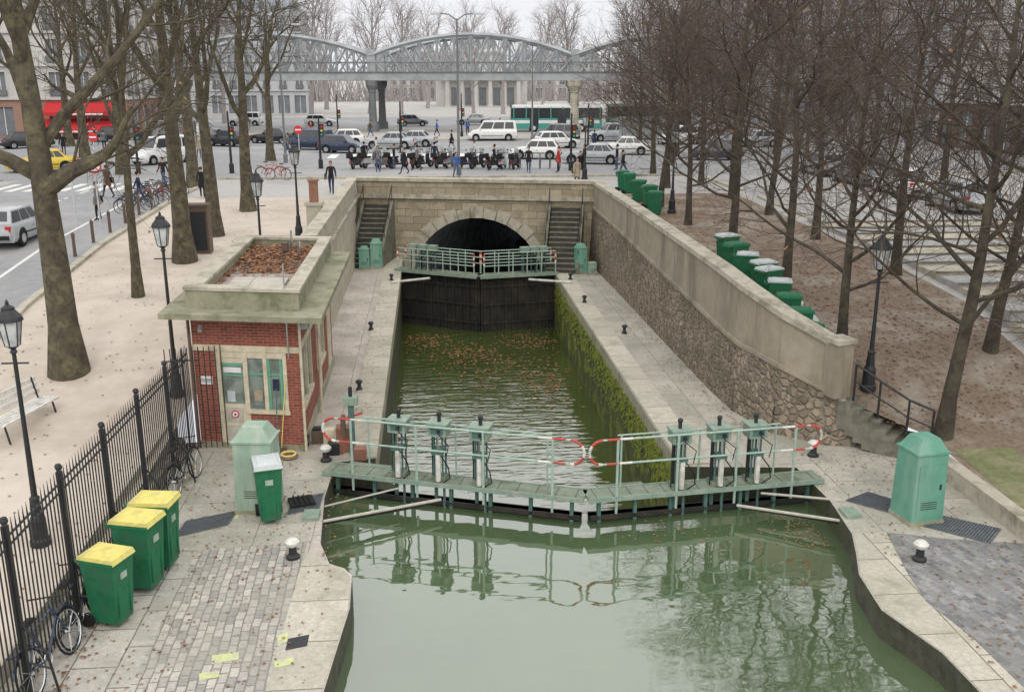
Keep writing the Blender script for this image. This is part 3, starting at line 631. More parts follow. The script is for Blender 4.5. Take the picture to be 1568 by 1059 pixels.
m=MB(); cabinet(m,7.35,46.7,.6,.55,1.45,'cabinet_green'); cabinet(m,7.85,46.2,.4,.4,.6,'cabinet_pale'); m.obj('electrical_cabinet')
def boll(white,name):
    m=MB(); m.lathe((0,0,0),[(.15,0),(.15,.05),(.09,.1),(.08,.27)],10,'black_iron'); m.lathe((0,0,0),[(.09,.27),(.15,.32),(.16,.38),(.1,.44),(.01,.46)],10,'white_paint' if white else 'black_iron'); return m.mesh(name,True)
bw=boll(1,'mooring_bollard'); bb=boll(0,'mooring_bollard_b')
for x,y in ((-2.9,17.9),(-2.75,23.0),(9.6,16.75),(9.6,22.3)): place('mooring_bollard',bw,(x,y,.006),0,.95)
for x,y in ((-3.4,24.1),(7.2,34.8),(-2.35,36.1),(-1.9,45.4),(6.6,44.9),(-2.3,28.7),(6.5,40)): place('mooring_bollard',bb,(x,y,.03),0,.7)
m=MB(); m.box((-3.05,20.5,.06),(.55,.5,.05),'black_rubber',.3)
for i in range(4): m.box((-3.2+i*.11,20.5,.1),(.03,.45,.05),'black_rubber',.3)
m.obj('plastic_crate')
# ------------------------------------------------------------------ lamps
def lamp_mesh(H,name,base='black_iron'):
    m=MB(); hp=H-.95
    m.lathe((0,0,0),[(.2,0),(.2,.12),(.16,.16),(.15,.55),(.11,.65),(.085,.95),(.10,1.0),(.06,1.06),(.045,hp*.6),(.038,hp-.1),(.07,hp-.06),(.04,hp)],12,base)
    m.cyl((-.25,0,hp-.28),(.25,0,hp-.28),.018,6,base)
    n=6
    def hexr(r,z): return [(r*math.cos(2*math.pi*i/n+.5),r*math.sin(2*math.pi*i/n+.5),z) for i in range(n)]
    b=hexr(.13,hp+.06);t=hexr(.21,hp+.56)
    m.add(b+t,[(i,(i+1)%n,n+(i+1)%n,n+i) for i in range(n)],'glass_lamp')
    for i in range(n): m.cyl(b[i],t[i],.013,4,base); m.cyl(t[i],t[(i+1)%n],.02,4,base)
    m.tube([(0,0,hp),(0,0,hp+.07)],[.05,.14],6,base)
    m.lathe((0,0,hp),[(.25,.55),(.23,.62),(.15,.72),(.12,.76),(.12,.80),(.03,.86),(.035,.9),(.005,.96)],12,base)
    return m.mesh(name,False)
l52=lamp_mesh(5.0,'street_lamp_tall'); l40=lamp_mesh(4.0,'street_lamp_mid')
for x,y,me in ((-7.9,18.3,l52),(-6.95,25.6,l52),(-5.9,34,l40),(-5.4,40.2,l40),(-10.7,59.8,l40)): place('street_lamp',me,(x,y,zL(y)))
for x,y in ((11.5,23.6),(11.4,45),(9.6,60)): place('street_lamp',l40,(x,y,zR(y)),0,1.05)
def mast(name,x,y,H,heads,tl=False,mat='viaduct_dark'):
    m=MB(); m.lathe((0,0,0),[(.16,0),(.16,.6),(.09,.7),(.05,H)],8,mat)
    for s_ in heads:
        m.tube([(0,0,H-.1),(s_*.5,0,H+.25),(s_*1.1,0,H+.3)],.04,6,mat); m.box((s_*1.3,0,H+.28),(.6,.24,.12),'bin_grey')
    if tl:
        m.box((.18,0,2.6),(.26,.24,.85),'black_iron')
        for i,c in enumerate(('lamp_red','car_yellow','bus_jade')): m.cyl((.18,-.14,2.85-i*.26),(.18,-.12,2.85-i*.26),.08,8,c)
    m.obj(name,(x,y,S))
mast('double_street_light',1.9,62.8,9.6,(-1,1)); mast('street_light',-10.6,74,9.5,(1,)); mast('street_light',-24,84,9,(1,)); mast('street_light',10,95,9,(-1,))
for x,y,h in ((-2.3,83,4.2),(-7.5,69,3.6),(9.6,66,3.8),(13.5,83,4),(-13,66,4),(3.5,104,4.5),(-19,66,3.5),(-9,100,4.5)): mast('traffic_light',x,y,h,(),True,'black_iron')
def sign(name,x,y,z,H,kind):
    m=MB(); m.cyl((0,0,0),(0,0,H),.035,6,'bin_grey')
    if kind=='noturn':
        m.cyl((0,-.05,H-.3),(0,-.04,H-.3),.32,20,'sign_red'); m.cyl((0,-.055,H-.3),(0,-.05,H-.3),.25,20,'sign_white')
        m.box((0,-.06,H-.32),(.05,.006,.26),'black_iron'); m.box((-.07,-.06,H-.2),(.16,.006,.05),'black_iron')
        m.M=Matrix.Translation((0,-.065,H-.3))@Matrix.Rotation(.78,4,'Y'); m.box((0,0,0),(.5,.006,.05),'sign_red'); m.M=Matrix.Identity(4)
    elif kind=='cross':
        m.box((0,-.05,H-.3),(.55,.02,.55),'sign_blue'); m.add([(-.2,-.065,H-.5),(.2,-.065,H-.5),(0,-.065,H-.1)],[(0,1,2)],'sign_white'); m.box((0,-.07,H-.38),(.05,.004,.16),'black_iron')
    else:
        m.cyl((0,-.05,H-.3),(0,-.04,H-.3),.3,20,'sign_red'); m.box((0,-.055,H-.3),(.42,.01,.1),'sign_white')
    m.obj(name,(x,y,z))
sign('no_left_turn_sign',-14.4,43.6,zL(43.6),3.0,'noturn'); sign('pedestrian_crossing_sign',-15.7,44.4,zL(44.4),2.7,'cross'); sign('no_entry_sign',-9.3,72,S,2.8,'ne'); sign('no_entry_sign',-21,64,S,2.8,'ne')
m=MB(); m.box((0,0,.75),(.62,.62,1.5),'pale_stone'); m.box((0,0,1.56),(.74,.74,.12),'pale_stone'); m.box((0,0,2.05),(.34,.34,.85),'terracotta'); m.box((0,0,2.5),(.42,.42,.08),'terracotta'); m.obj('chimney_pier',(-4.75,40.5,2.75))
m=MB(); m.box((0,0,.95),(.8,.6,1.9),'brown_metal',top=(.97,.97)); m.box((0,0,1.94),(.88,.68,.08),'brown_metal'); m.box((0,-.31,.95),(.62,.02,1.5),'black_iron'); m.box((0,0,.04),(.9,.7,.08),'concrete_edge'); m.obj('utility_cabinet',(-9.0,38.6,2.6))
m=MB()
for s_ in (-1,1):
    m.tube([(s_*.85,-.28,0),(s_*.85,-.2,.4),(s_*.85,.2,.4),(s_*.85,.28,0)],.025,5,'black_iron'); m.tube([(s_*.85,.12,.4),(s_*.85,.25,.95)],.022,5,'black_iron')
for i in range(5): m.box((0,-.25+i*.1,.45),(2.0,.08,.035),'white_paint')
for i in range(3): m.box((0,.19+i*.035,.6+i*.14),(2.0,.03,.1),'white_paint')
m.obj('park_bench',(-10.4,24.0,zL(24.0)),1.35,sc=1.15)
m=MB()
for i in range(9): m.lathe((-13.7,36+i*2.2,zL(36+i*2.2)),[(.07,0),(.06,.75),(.08,.8),(.07,.9),(.01,.95)],8,'brown_metal')
m.obj('pavement_bollard_row')
# ------------------------------------------------------------------ vehicles
def lerp(a,b,t): return tuple(a[i]+(b[i]-a[i])*t for i in range(3))
def patch(m,c,mat,u0,u1,v0,v1,off=.006):
    def P_(u,v): return Vector(lerp(lerp(c[0],c[1],u),lerp(c[3],c[2],u),v))
    q=[P_(u0,v0),P_(u1,v0),P_(u1,v1),P_(u0,v1)]; n=(q[1]-q[0]).cross(q[3]-q[0]).normalized()*off
    m.add([p+n for p in q],[(0,1,2,3)],mat)
def car(kind,col):
    m=MB(); L,Wd,H,belt,hood,cx,xf,xr,xb,cl={'hatch':(4.0,1.72,1.48,.92,.86,.85,.35,-1.45,-1.88,.2),'sedan':(4.5,1.76,1.45,.92,.86,.75,.2,-1.1,-1.6,.2),
        'van':(4.9,1.9,1.95,1.1,1.05,1.45,.9,-2.3,-2.42,.22),'suv':(4.5,1.85,1.75,1.02,1.0,.95,.45,-1.9,-2.15,.26)}[kind]
    w=Wd/2; h=L/2
    st=[(h,.34,.60,.78*w),(h-.12,.24,.70,.93*w),(h-.5,.22,hood-.05,w),(cx,.22,belt,w),(0,.2,belt,w),(xb,.22,belt+.02,w),(-h+.12,.26,belt-.05 if kind!='sedan' else belt+.0,.95*w),(-h,.36,belt-.2,.86*w)]
    vs=[];fs=[];n=8
    for x,zl,zt,ww in st:
        vs+=[(x,-ww*.9,zl),(x,-ww,zl+.16),(x,-ww,zt-.16),(x,-ww*.9,zt),(x,ww*.9,zt),(x,ww,zt-.16),(x,ww,zl+.16),(x,ww*.9,zl)]
    for i in range(len(st)-1):
        for j in range(n): fs.append((i*n+j,i*n+(j+1)%n,(i+1)*n+(j+1)%n,(i+1)*n+j))
    fs.append(list(range(n-1,-1,-1))); fs.append([(len(st)-1)*n+j for j in range(n)]); m.add(vs,fs,col)
    b=w*.9; t=w*.72; zr=H-.05
    B4=[(cx,-b,belt-.01),(cx,b,belt-.01),(xb,b,belt-.01),(xb,-b,belt-.01)]; T4=[(xf,-t,zr),(xf,t,zr),(xr,t,zr),(xr,-t,zr)]
    R4=[(xf-.12,-t*.85,H),(xf-.12,t*.85,H),(xr+.12,t*.85,H),(xr+.12,-t*.85,H)]
    V=B4+T4+R4; m.add(V,[(0,1,5,4),(1,2,6,5),(2,3,7,6),(3,0,4,7),(4,5,9,8),(5,6,10,9),(6,7,11,10),(7,4,8,11),(8,9,10,11)],col)
    patch(m,[B4[0],B4[1],T4[1],T4[0]],'glass_dark',.05,.95,.1,.95)
    patch(m,[B4[2],B4[3],T4[3],T4[2]],'glass_dark',.1,.9,.25,.92)
    for c in ([B4[1],B4[2],T4[2],T4[1]],[B4[3],B4[0],T4[0],T4[3]]):
        for u0,u1 in [(.04,.34),(.37,.66),(.69,.93)]: patch(m,c,'glass_dark',u0,u1,.12,.9)
    wx=h-.8
    for x in (wx,-wx+.05):
        for s_ in (-1,1):
            m.cyl((x,s_*(w-.22),.36),(x,s_*(w+.004),.36),.38,14,'black_rubber'); m.cyl((x,s_*(w-.2),.31),(x,s_*(w+.015),.31),.31,14,'black_rubber'); m.cyl((x,s_*w,.31),(x,s_*(w+.025),.31),.19,10,'chrome')
    for s_ in (-1,1):
        m.box((h-.1,s_*w*.68,.62),(.12,.34,.13),'lamp_clear'); m.box((-h+.06,s_*w*.76,.75),(.1,.2,.22),'lamp_red'); m.box((cx-.25,s_*(w+.06),belt+.06),(.14,.16,.12),col)
        m.box((0,s_*(w+.006),.5),(L*.45,.015,.05),'black_rubber'); m.box((cx-1.0,s_*(w+.008),belt-.22),(.16,.02,.03),'chrome')
    m.box((h-.01,0,.5),(.05,.9,.14),'black_rubber'); m.box((h+.01,0,.42),(.03,.5,.11),'sign_white'); m.box((-h,0,.62),(.03,.5,.11),'sign_white'); m.box((-h,0,.42),(.06,Wd*.8,.16),'black_rubber')
    if col=='car_yellow': m.box((-.3,0,H+.08),(.3,.45,.16),'sign_white')
    return m.mesh('car_'+kind+col,True)
cm={}
def putcar(kind,col,x,y,rz,name='parked_car',z=None,sc=1):
    if (kind,col) not in cm: cm[(kind,col)]=car(kind,col)
    place(name,cm[(kind,col)],(x,y,(S+.006) if z is None else z),rz,sc)
putcar('sedan','car_yellow',-26.0,68.6,D(200),'taxi'); putcar('van','car_white',-19.6,74.5,D(-125),'delivery_van')
putcar('hatch','car_silver',-17.0,41,D(88),'parked_car',zL(41)+.01)
for a in (('hatch','car_navy',-7.2,83.8,-20),('sedan','car_silver',-3.4,88.5,172),('sedan','car_silver',-1.5,91,170),('van','car_white',6.4,100-.8,178),('hatch','car_white',8.3,76.2,170),('sedan','car_silver',12.0,71.5,165),
  ('suv','car_grey',12.6,97,150),('suv','car_silver',18.2,97.5,190),('sedan','car_black',-15,97,160),('hatch','car_black',-12,96,165),('suv','car_black',-25.5,98,170),('hatch','car_white',-8,93,190),
  ('sedan','car_black',-31,101,20),('hatch','car_silver',-26,104,15),('sedan','car_grey',-24,110,5),('hatch','car_white',11.5,88,10),('sedan','car_white',16,80,170),('suv','car_white',24,92,190),
  ('hatch','car_silver',30,88,185),('sedan','car_black',-36,92,40),('hatch','car_silver',-28,113,0),('sedan','car_silver',-34,113.5,180),('hatch','car_navy',22,74,170),('hatch','car_silver',-33,108,90),('hatch','car_black',-18.5,93,150),('sedan','car_black',-22,96.5,160),('suv','car_navy',-10.5,88,160),('van','car_silver',-38,112,10),
  ('hatch','car_grey',-2,130,5),('sedan','car_silver',6,133,175),('hatch','car_white',-14,131,0),('sedan','car_black',20,130,0),('suv','car_white',-24,133,180)):
    putcar(a[0],a[1],a[2],a[3],D(a[4]),'car')
for i in range(4): putcar(('hatch','sedan','suv')[i%3],('car_silver','car_white','car_grey')[i%3],25.5,45+i*5.6,D(90),'parked_car',zR(45+i*5.6)+.01)
def bus(L=10.5):
    m=MB(); w=1.25; m.box((0,0,1.0),(L,2.5,1.2),'bus_jade'); m.box((0,0,2.25),(L-.05,2.46,1.3),'glass_dark',top=(.99,.94)); m.box((0,0,2.98),(L-.3,2.3,.2),'car_white',top=(.98,.85))
    for s_ in (-1,1):
        for i in range(8): m.box((-L/2+.25+i*1.42,s_*1.225,2.2),(.12,.05,1.3),'bus_jade')
        m.box((0,s_*1.22,2.85),(L-.2,.05,.2),'car_white')
        m.box((0,s_*1.255,1.2),(L-.6,.02,.35),'car_white')
        for x in (-L/2+2.4,L/2-2.6): m.cyl((x,s_*1.0,.5),(x,s_*1.28,.5),.5,14,'black_rubber'); m.cyl((x,s_*1.2,.5),(x,s_*1.3,.5),.25,10,'bin_grey')
        for x in (-.6,2.6,-3.8): m.box((x,s_*1.27,1.55),(1.0,.03,2.1),'glass_dark')
    m.box((L/2,0,2.0),(.06,2.2,1.4),'glass_dark'); m.box((-L/2,0,2.2),(.06,2.0,.9),'glass_dark'); m.box((L/2,0,2.9),(.1,1.6,.25),'black_iron'); m.box((0,0,3.15),(3,1.6,.2),'car_white')
    return m.mesh('city_bus',False)
bm=bus(); place('city_bus',bm,(14.8,114.5,S+.006),D(178)); place('city_bus',bm,(27,119.5,S),D(176))
def wheel(m,x,r,rt=.03,rim='chrome',sp=10):
    m.ring((x,0,r),r,rt,'y',18,'black_rubber',6); m.ring((x,0,r),r-rt,.012,'y',18,rim,4)
    for i in range(sp): a=2*math.pi*i/sp; m.cyl((x,0,r),(x+math.cos(a)*(r-.02),0,r+math.sin(a)*(r-.02)),.004,3,rim)
    m.cyl((x,-.04,r),(x,.04,r),.03,6,rim)
def scooter(col):
    m=MB()
    for x in (-.65,.68): m.ring((x,0,.27),.2,.07,'y',14,'black_rubber',6); m.cyl((x,-.06,.27),(x,.06,.27),.13,10,'chrome')
    m.box((-.45,0,.55),(.85,.3,.36),col,top=(.8,.8)); m.box((.05,0,.3),(.5,.34,.12),col); m.box((.45,0,.62),(.1,.36,.62),col,top=(.7,.8)); m.box((-.4,0,.78),(.85,.3,.12),'black_rubber',top=(.9,.85))
    m.tube([(.68,0,.3),(.5,0,.75),(.42,0,1.05)],.035,6,'chrome'); m.cyl((.42,-.34,1.05),(.42,.34,1.05),.02,6,'black_iron'); m.box((.52,0,.9),(.16,.22,.2),col,top=(.8,.8)); m.box((.55,0,1.2),(.02,.36,.38),'glass_lamp',top=(1,.7))
    for s_ in (-1,1): m.cyl((.42,s_*.28,1.05),(.38,s_*.34,1.22),.01,4,'black_iron'); m.box((.37,s_*.34,1.25),(.02,.12,.08),'glass_dark')
    m.box((-.95,0,.95),(.38,.38,.32),'black_rubber',top=(.85,.85)); m.box((-.93,0,.62),(.06,.14,.1),'lamp_red'); m.cyl((.57,0,.9),(.62,0,.9),.07,8,'lamp_clear')
    return m.mesh('motor_scooter',True)
sm=[scooter(c) for c in ('car_black','car_silver','car_grey','car_navy','cl_brown')]
for i in range(13):
    x=-4.8+i*.92+rnd.uniform(-.25,.25); place('motor_scooter',sm[i%5 if i%3 else 0],(x,68.6+rnd.uniform(-.4,.4)-.1*x,S+.006),0,1.0,rot=(D(-6),0,D(60+rnd.uniform(-20,20))))
def bicycle(col,name='bicycle'):
    m=MB(); wheel(m,-.52,.33,.018); wheel(m,.54,.33,.018)
    A_=(-.52,0,.33);BB=(-.08,0,.28);ST=(-.2,0,.78);HT=(.36,0,.82);HB=(.38,0,.68);FW=(.54,0,.33)
    for a,b in ((A_,BB),(A_,ST),(BB,ST),(BB,HB),(ST,HT),(HT,HB),(HB,FW)): m.cyl(a,b,.017,6,col)
    m.cyl(ST,(-.23,0,.92),.013,5,'chrome'); m.box((-.24,0,.94),(.26,.14,.05),'black_rubber',top=(.8,.7)); m.cyl(HT,(.34,0,.98),.014,5,'chrome'); m.tube([(.3,-.28,1.02),(.38,-.1,.98),(.38,.1,.98),(.3,.28,1.02)],.013,5,'black_iron')
    m.ring((-.08,0,.28),.09,.01,'y',12,'chrome',4); m.cyl((-.08,-.1,.28),(.04,-.1,.2),.01,4,'chrome'); m.cyl((-.08,.1,.28),(-.2,.1,.36),.01,4,'chrome')
    m.ring((-.52,0,.33),.37,.014,'y',8,col,4,.3,2.8); m.ring((.54,0,.33),.37,.014,'y',8,col,4,.6,2.8); m.box((-.62,0,.74),(.34,.13,.02),'black_iron')
    return m.mesh(name,True)
bk=[bicycle('car_navy'),bicycle('black_iron'),bicycle('red_paint'),bicycle('cabinet_green')]
place('bicycle',bk[0],(-6.2,14.3,.0),0,1.15,rot=(D(-12),0,D(83))); place('bicycle',bk[1],(-6.15,15.6,0),0,1.1,rot=(D(-10),0,D(88))); place('bicycle',bk[1],(-5.85,21.7,0),0,1.1,rot=(D(-8),0,D(80)))
for i in range(9): place('bicycle',bk[i%2 if i!=4 else 2],(-14.0+rnd.uniform(-.3,.3),47.5+i*.85,zL(47.5+i*.85)),D(10+rnd.uniform(-10,10)))
place('cargo_bicycle',bk[2],(-9.9,62.3,S),D(10),1.1); place('bicycle',bk[2],(-9.3,61.4,S),D(160),1.05)
for i in range(8): place('bicycle',bk[(i+1)%2],(5.6+i*.7,67.8,S),D(80))
# ------------------------------------------------------------------ people
def person_base(pose):
    st={'walk':.30,'stride':.42,'stand':.05}[pose]; arm=st*.9
    V=[((0,0,.98),(.14,.105)),((0,.0,1.14),(.125,.10)),((0,.0,1.33),(.165,.115)),((0,0,1.45),(.10,.08)),((0,.01,1.52),(.055,.055)),((0,.02,1.60),(.075,.09)),((0,.015,1.69),(.078,.092)),((0,.01,1.745),(.05,.06))]
    E=[(0,1),(1,2),(2,3),(3,4),(4,5),(5,6),(6,7)]
    hands=[]
    for s_,ph in ((-1,1),(1,-1)):
        b=len(V); f=ph*st
        V+=[((s_*.09,0,.9),(.09,.095)),((s_*.1,f*.45+.03,.50),(.062,.062)),((s_*.1,f-.02*(f<0),.10+(.07 if f<0 and st>.1 else 0)),(.042,.045)),((s_*.11,f+.15,.045+(.0)),(.04,.03))]
        E+=[(0,b),(b,b+1),(b+1,b+2),(b+2,b+3)]
        b=len(V); a=-ph*arm
        hx=(s_*.25,a*.75+.08,.82+abs(a)*.15)
        V+=[((s_*.185,0,1.42),(.062,.06)),((s_*.235,a*.35-.02,1.13),(.048,.048)),((s_*.245,a*.7+.04,.91+abs(a)*.12),(.032,.035)),(hx,(.026,.036))]
        E+=[(3,b),(b,b+1),(b+1,b+2),(b+2,b+3)]; hands.append(Vector(hx)+Vector((0,.0,-.02)))
    me=bpy.data.meshes.new('p'); me.from_pydata([v[0] for v in V],E,[]); o=bpy.data.objects.new('p',me); scene.collection.objects.link(o)
    sk=o.modifiers.new('s','SKIN'); ss=o.modifiers.new('u','SUBSURF'); ss.levels=1; ss.render_levels=1
    for i,v in enumerate(V): me.skin_vertices[0].data[i].radius=v[1]; me.skin_vertices[0].data[i].use_root=(i==0)
    dg=bpy.context.evaluated_depsgraph_get(); ev=bpy.data.meshes.new_from_object(o.evaluated_get(dg)); bpy.data.objects.remove(o)
    vs=[v.co.copy() for v in ev.vertices]; fs=[list(p.vertices) for p in ev.polygons]
    return vs,fs,hands
bases={}
for p_ in ('walk','stride','stand'):
    bases[p_]=person_base(p_)
def person(pose,top,legs,hair,coat,x,y,z,rz,h=1.7,bag=None,name='pedestrian'):
    vs,fs,hands=bases[pose]; m=MB(); groups={}
    for f in fs:
        c=sum((vs[i] for i in f),Vector())/len(f)
        if c.z>1.50: g_='skin'
        elif min((c-h_).length for h_ in hands)<.075: g_='skin'
        elif c.z<.10: g_='cl_black'
        elif c.z<coat: g_=legs
        else: g_=top
        groups.setdefault(g_,[]).append(f)
    b0=len(m.v)
    for v in vs: m.v.append(tuple(v))
    for g_,fl in groups.items():
        i=m.mi(g_)
        for f in fl: m.f.append([b0+k for k in f]); m.m.append(i)
    m.ball((0,-.02,1.70),.1,hair,10,(.93,1.0,1.0))
    m.ball((0,.1,1.635),.016,'skin',5,(1,1.3,1.5)); m.box((0,.098,1.60),(.04,.012,.01),'cl_red')
    for s_ in (-1,1): m.ball((s_*.085,.01,1.64),.022,'skin',5,(.5,1,1.4)); m.ball((s_*.032,.095,1.665),.010,'cl_black',5)
    for h_ in hands:
        for i in range(4): m.tube([h_+Vector((0,-.025+i*.017,-.03)),h_+Vector((0,-.022+i*.019,-.085+.008*abs(i-1.4))),h_+Vector((-.012*(1 if h_.x>0 else -1),-.02+i*.019,-.115+.01*abs(i-1.4)))],[.009,.008,.006],5,'skin')
        m.tube([h_+Vector((0,.03,.0)),h_+Vector((0,.055,-.03)),h_+Vector((0,.058,-.055))],[.011,.010,.007],5,'skin')
    if coat<.85:
        m.tube([(0,0,1.08),(0,0,.92),(0,0,coat)],[.15,.175,.21],12,top)
    if bag: m.box((.3,0,.95),(.12,.34,.3),bag,top=(.8,.8)); m.tube([(.3,.1,1.08),(.2,0,1.46),(.3,-.1,1.08)],.01,4,bag)
    return m.obj(name,(x,y,z),rz,smooth=True,sc=h/1.75)
pp=[('walk','cl_black','cl_navy',-5.3,53.5,S,180,1.75,.9),('stride','cl_navy','cl_jean',-14.3,49.4,3.14,-70,1.7,.9),('stand','cl_grey','cl_black',-15.1,45.6,3.0,90,1.75,.75),('walk','cl_black','cl_black',-11.9,52.3,S,10,1.6,.6),
('walk','cl_blue','cl_jean',1.7,61.5,S,200,1.6,.9),('walk','cl_black','cl_jean',6.6,64.8,S,170,1.7,.75),('stand','cl_red','cl_black',8.6,64.9,S,90,1.7,.7),('walk','cl_black','cl_navy',9.4,60.4,S,200,1.7,.6),('walk','cl_beige','cl_brown',8.6,56.5,S,180,1.6,.6),
('stand','cl_black','cl_jean',-2.4,68.2,S,90,1.7,.9),('walk','cl_grey','cl_black',-.8,66.8,S,60,1.7,.9),('stand','cl_black','cl_black',-4.6,70.8,S,20,1.7,.7),('walk','cl_white','cl_jean',3.3,71.5,S,90,1.7,.9),('walk','cl_blue','cl_navy',.9,104,S+.13,90,1.7,.9),
('walk','cl_red','cl_jean',-9.8,90,S,30,1.7,.9),('stand','cl_white','cl_jean',-20.5,85,S,30,1.7,.9),('walk','cl_black','cl_black',-23,87,S,60,1.7,.6),('stand','cl_blue','cl_navy',4.2,106,S+.13,30,1.7,.9),('walk','cl_navy','cl_black',14.4,85,S,0,1.7,.7),('walk','cl_grey','cl_jean',-11.5,82,S,120,1.7,.9),
('walk','cl_beige','cl_black',7.8,108,S+.13,120,1.7,.6),('walk','cl_black','cl_jean',-31,95,S,100,1.7,.9),('stand','cl_black','cl_grey',10.6,66.5,S,100,1.7,.9),('walk','cl_brown','cl_jean',-6,104,S+.13,100,1.7,.9),('stand','cl_navy','cl_black',-26,92,S,10,1.7,.9),
('stride','cl_black','cl_jean',12.2,61,S,240,1.7,.9),('walk','cl_red','cl_black',-34.5,104,S,240,1.7,.9),('walk','cl_black','cl_navy',-1.6,64.4,S,100,1.7,.6),('stand','cl_grey','cl_jean',-3.4,66,S,190,1.7,.9),('walk','cl_black','cl_black',4.4,66.2,S,80,1.75,.9),('walk','cl_brown','cl_navy',-16.8,52.6,S,60,1.7,.7),('walk','cl_black','cl_jean',-15.2,57.5,S,150,1.7,.9),
('stand','cl_navy','cl_jean',.4,69.8,S,10,1.7,.9),('walk','cl_white','cl_navy',-4,76,S,80,1.7,.9),('walk','cl_black','cl_grey',2,86,S,80,1.7,.6),('stand','cl_black','cl_jean',12.8,66.2,S,80,1.7,.9),('walk','cl_red','cl_navy',-12,103,S+.13,80,1.7,.9),('walk','cl_black','cl_black',-3,109,S+.13,20,1.7,.9),('stand','cl_grey','cl_black',-28,88,S,20,1.7,.9),('walk','cl_beige','cl_jean',-18,79,S,200,1.7,.7),('walk','cl_black','cl_navy',-30,84,S,200,1.7,.7)]
for i,(po,tp,lg,x,y,z,rz,h,co) in enumerate(pp):
    person(po,tp,lg,'hair_dark' if i%3 else 'hair_brown',co,x,y,z,D(rz),h,'cl_brown' if i%4==0 else ('cl_black' if i%4==2 else None))
# ------------------------------------------------------------------ viaduct
piers=[(-54.5,124.5),(-30,122.6),(-6,120.3),(17.2,116.8),(41,112.4),(65,107)]
vz=9.0
v=MB()
for (a,b) in zip(piers,piers[1:]):
    a=Vector((*a,0));b=Vector((*b,0)); d=(b-a); L=d.length; d/=L; n=Vector((d.y,-d.x,0)); ang=math.atan2(d.y,d.x); NP=12
    for o in (-3.6,3.6):
        hs=[2.7+2.3*(1-(2*i/NP-1)**2) for i in range(NP+1)]
        base=[a+d*(L*i/NP)+n*o for i in range(NP+1)]
        bot=[p+Vector((0,0,vz+.5)) for p in base]; top=[p+Vector((0,0,vz+hs[i])) for i,p in enumerate(base)]
        c=(a+b)/2+n*o; v.box((c.x,c.y,vz+.45),(L,.5,.95),'viaduct_steel',ang); v.box((c.x+n.x*.27*(1 if o>0 else -1),c.y+n.y*.27*(1 if o>0 else -1),vz+.9),(L,.2,.12),'viaduct_dark',ang)
        for i in range(NP):
            v.tube([top[i],top[i+1]],.26,4,'viaduct_steel')
            x,y_=(bot[i],top[i+1]) if i>=NP/2 else (top[i],bot[i+1])
            v.tube([x,y_],.13,4,'viaduct_steel'); x,y_=(top[i],bot[i+1]) if i>=NP/2 else (bot[i],top[i+1])
            v.tube([x,y_],.08,4,'viaduct_steel')
        for i in range(NP+1): v.tube([bot[i],top[i]],.15,4,'viaduct_steel')
        for i in range(25):
            p=a+d*(L*i/25)+n*(o*1.12); v.cyl((p.x,p.y,vz+.9),(p.x,p.y,vz+2.0),.03,3,'viaduct_dark')
        p=a+n*(o*1.12);q_=b+n*(o*1.12); v.cyl((p.x,p.y,vz+2.0),(q_.x,q_.y,vz+2.0),.05,4,'viaduct_dark')
    c=(a+b)/2; v.box((c.x,c.y,vz+.1),(L,7.2,.3),'viaduct_dark',ang)
    for i in range(0,NP+1,2):
        p=a+d*(L*i/NP); hh=2.7+2.3*(1-(2*i/NP-1)**2)
        if i in (4,6,8): v.tube([p+n*3.6+Vector((0,0,vz+hh)),p-n*3.6+Vector((0,0,vz+hh))],.12,4,'viaduct_steel')
for i,p in enumerate(piers):
    for o in (-3.3,3.3):
        mt='viaduct_dark' if i%2==0 else 'pale_stone'; f=.62 if i%2==0 else .8
        v.lathe((p[0]+o*.12,p[1]+o,S),[(1.1*f,0),(1.1*f,.8),(.85*f,.9),(.75*f,1.2),(.62*f,4.4),(.75*f,4.5),(.72*f,4.7),(1.15*f,5.2),(1.2*f,5.8)],12,mt)
        v.box((p[0]+o*.12,p[1]+o,vz+1.7),(.9,.9,3.4),'viaduct_steel')
v.obj('metro_viaduct')
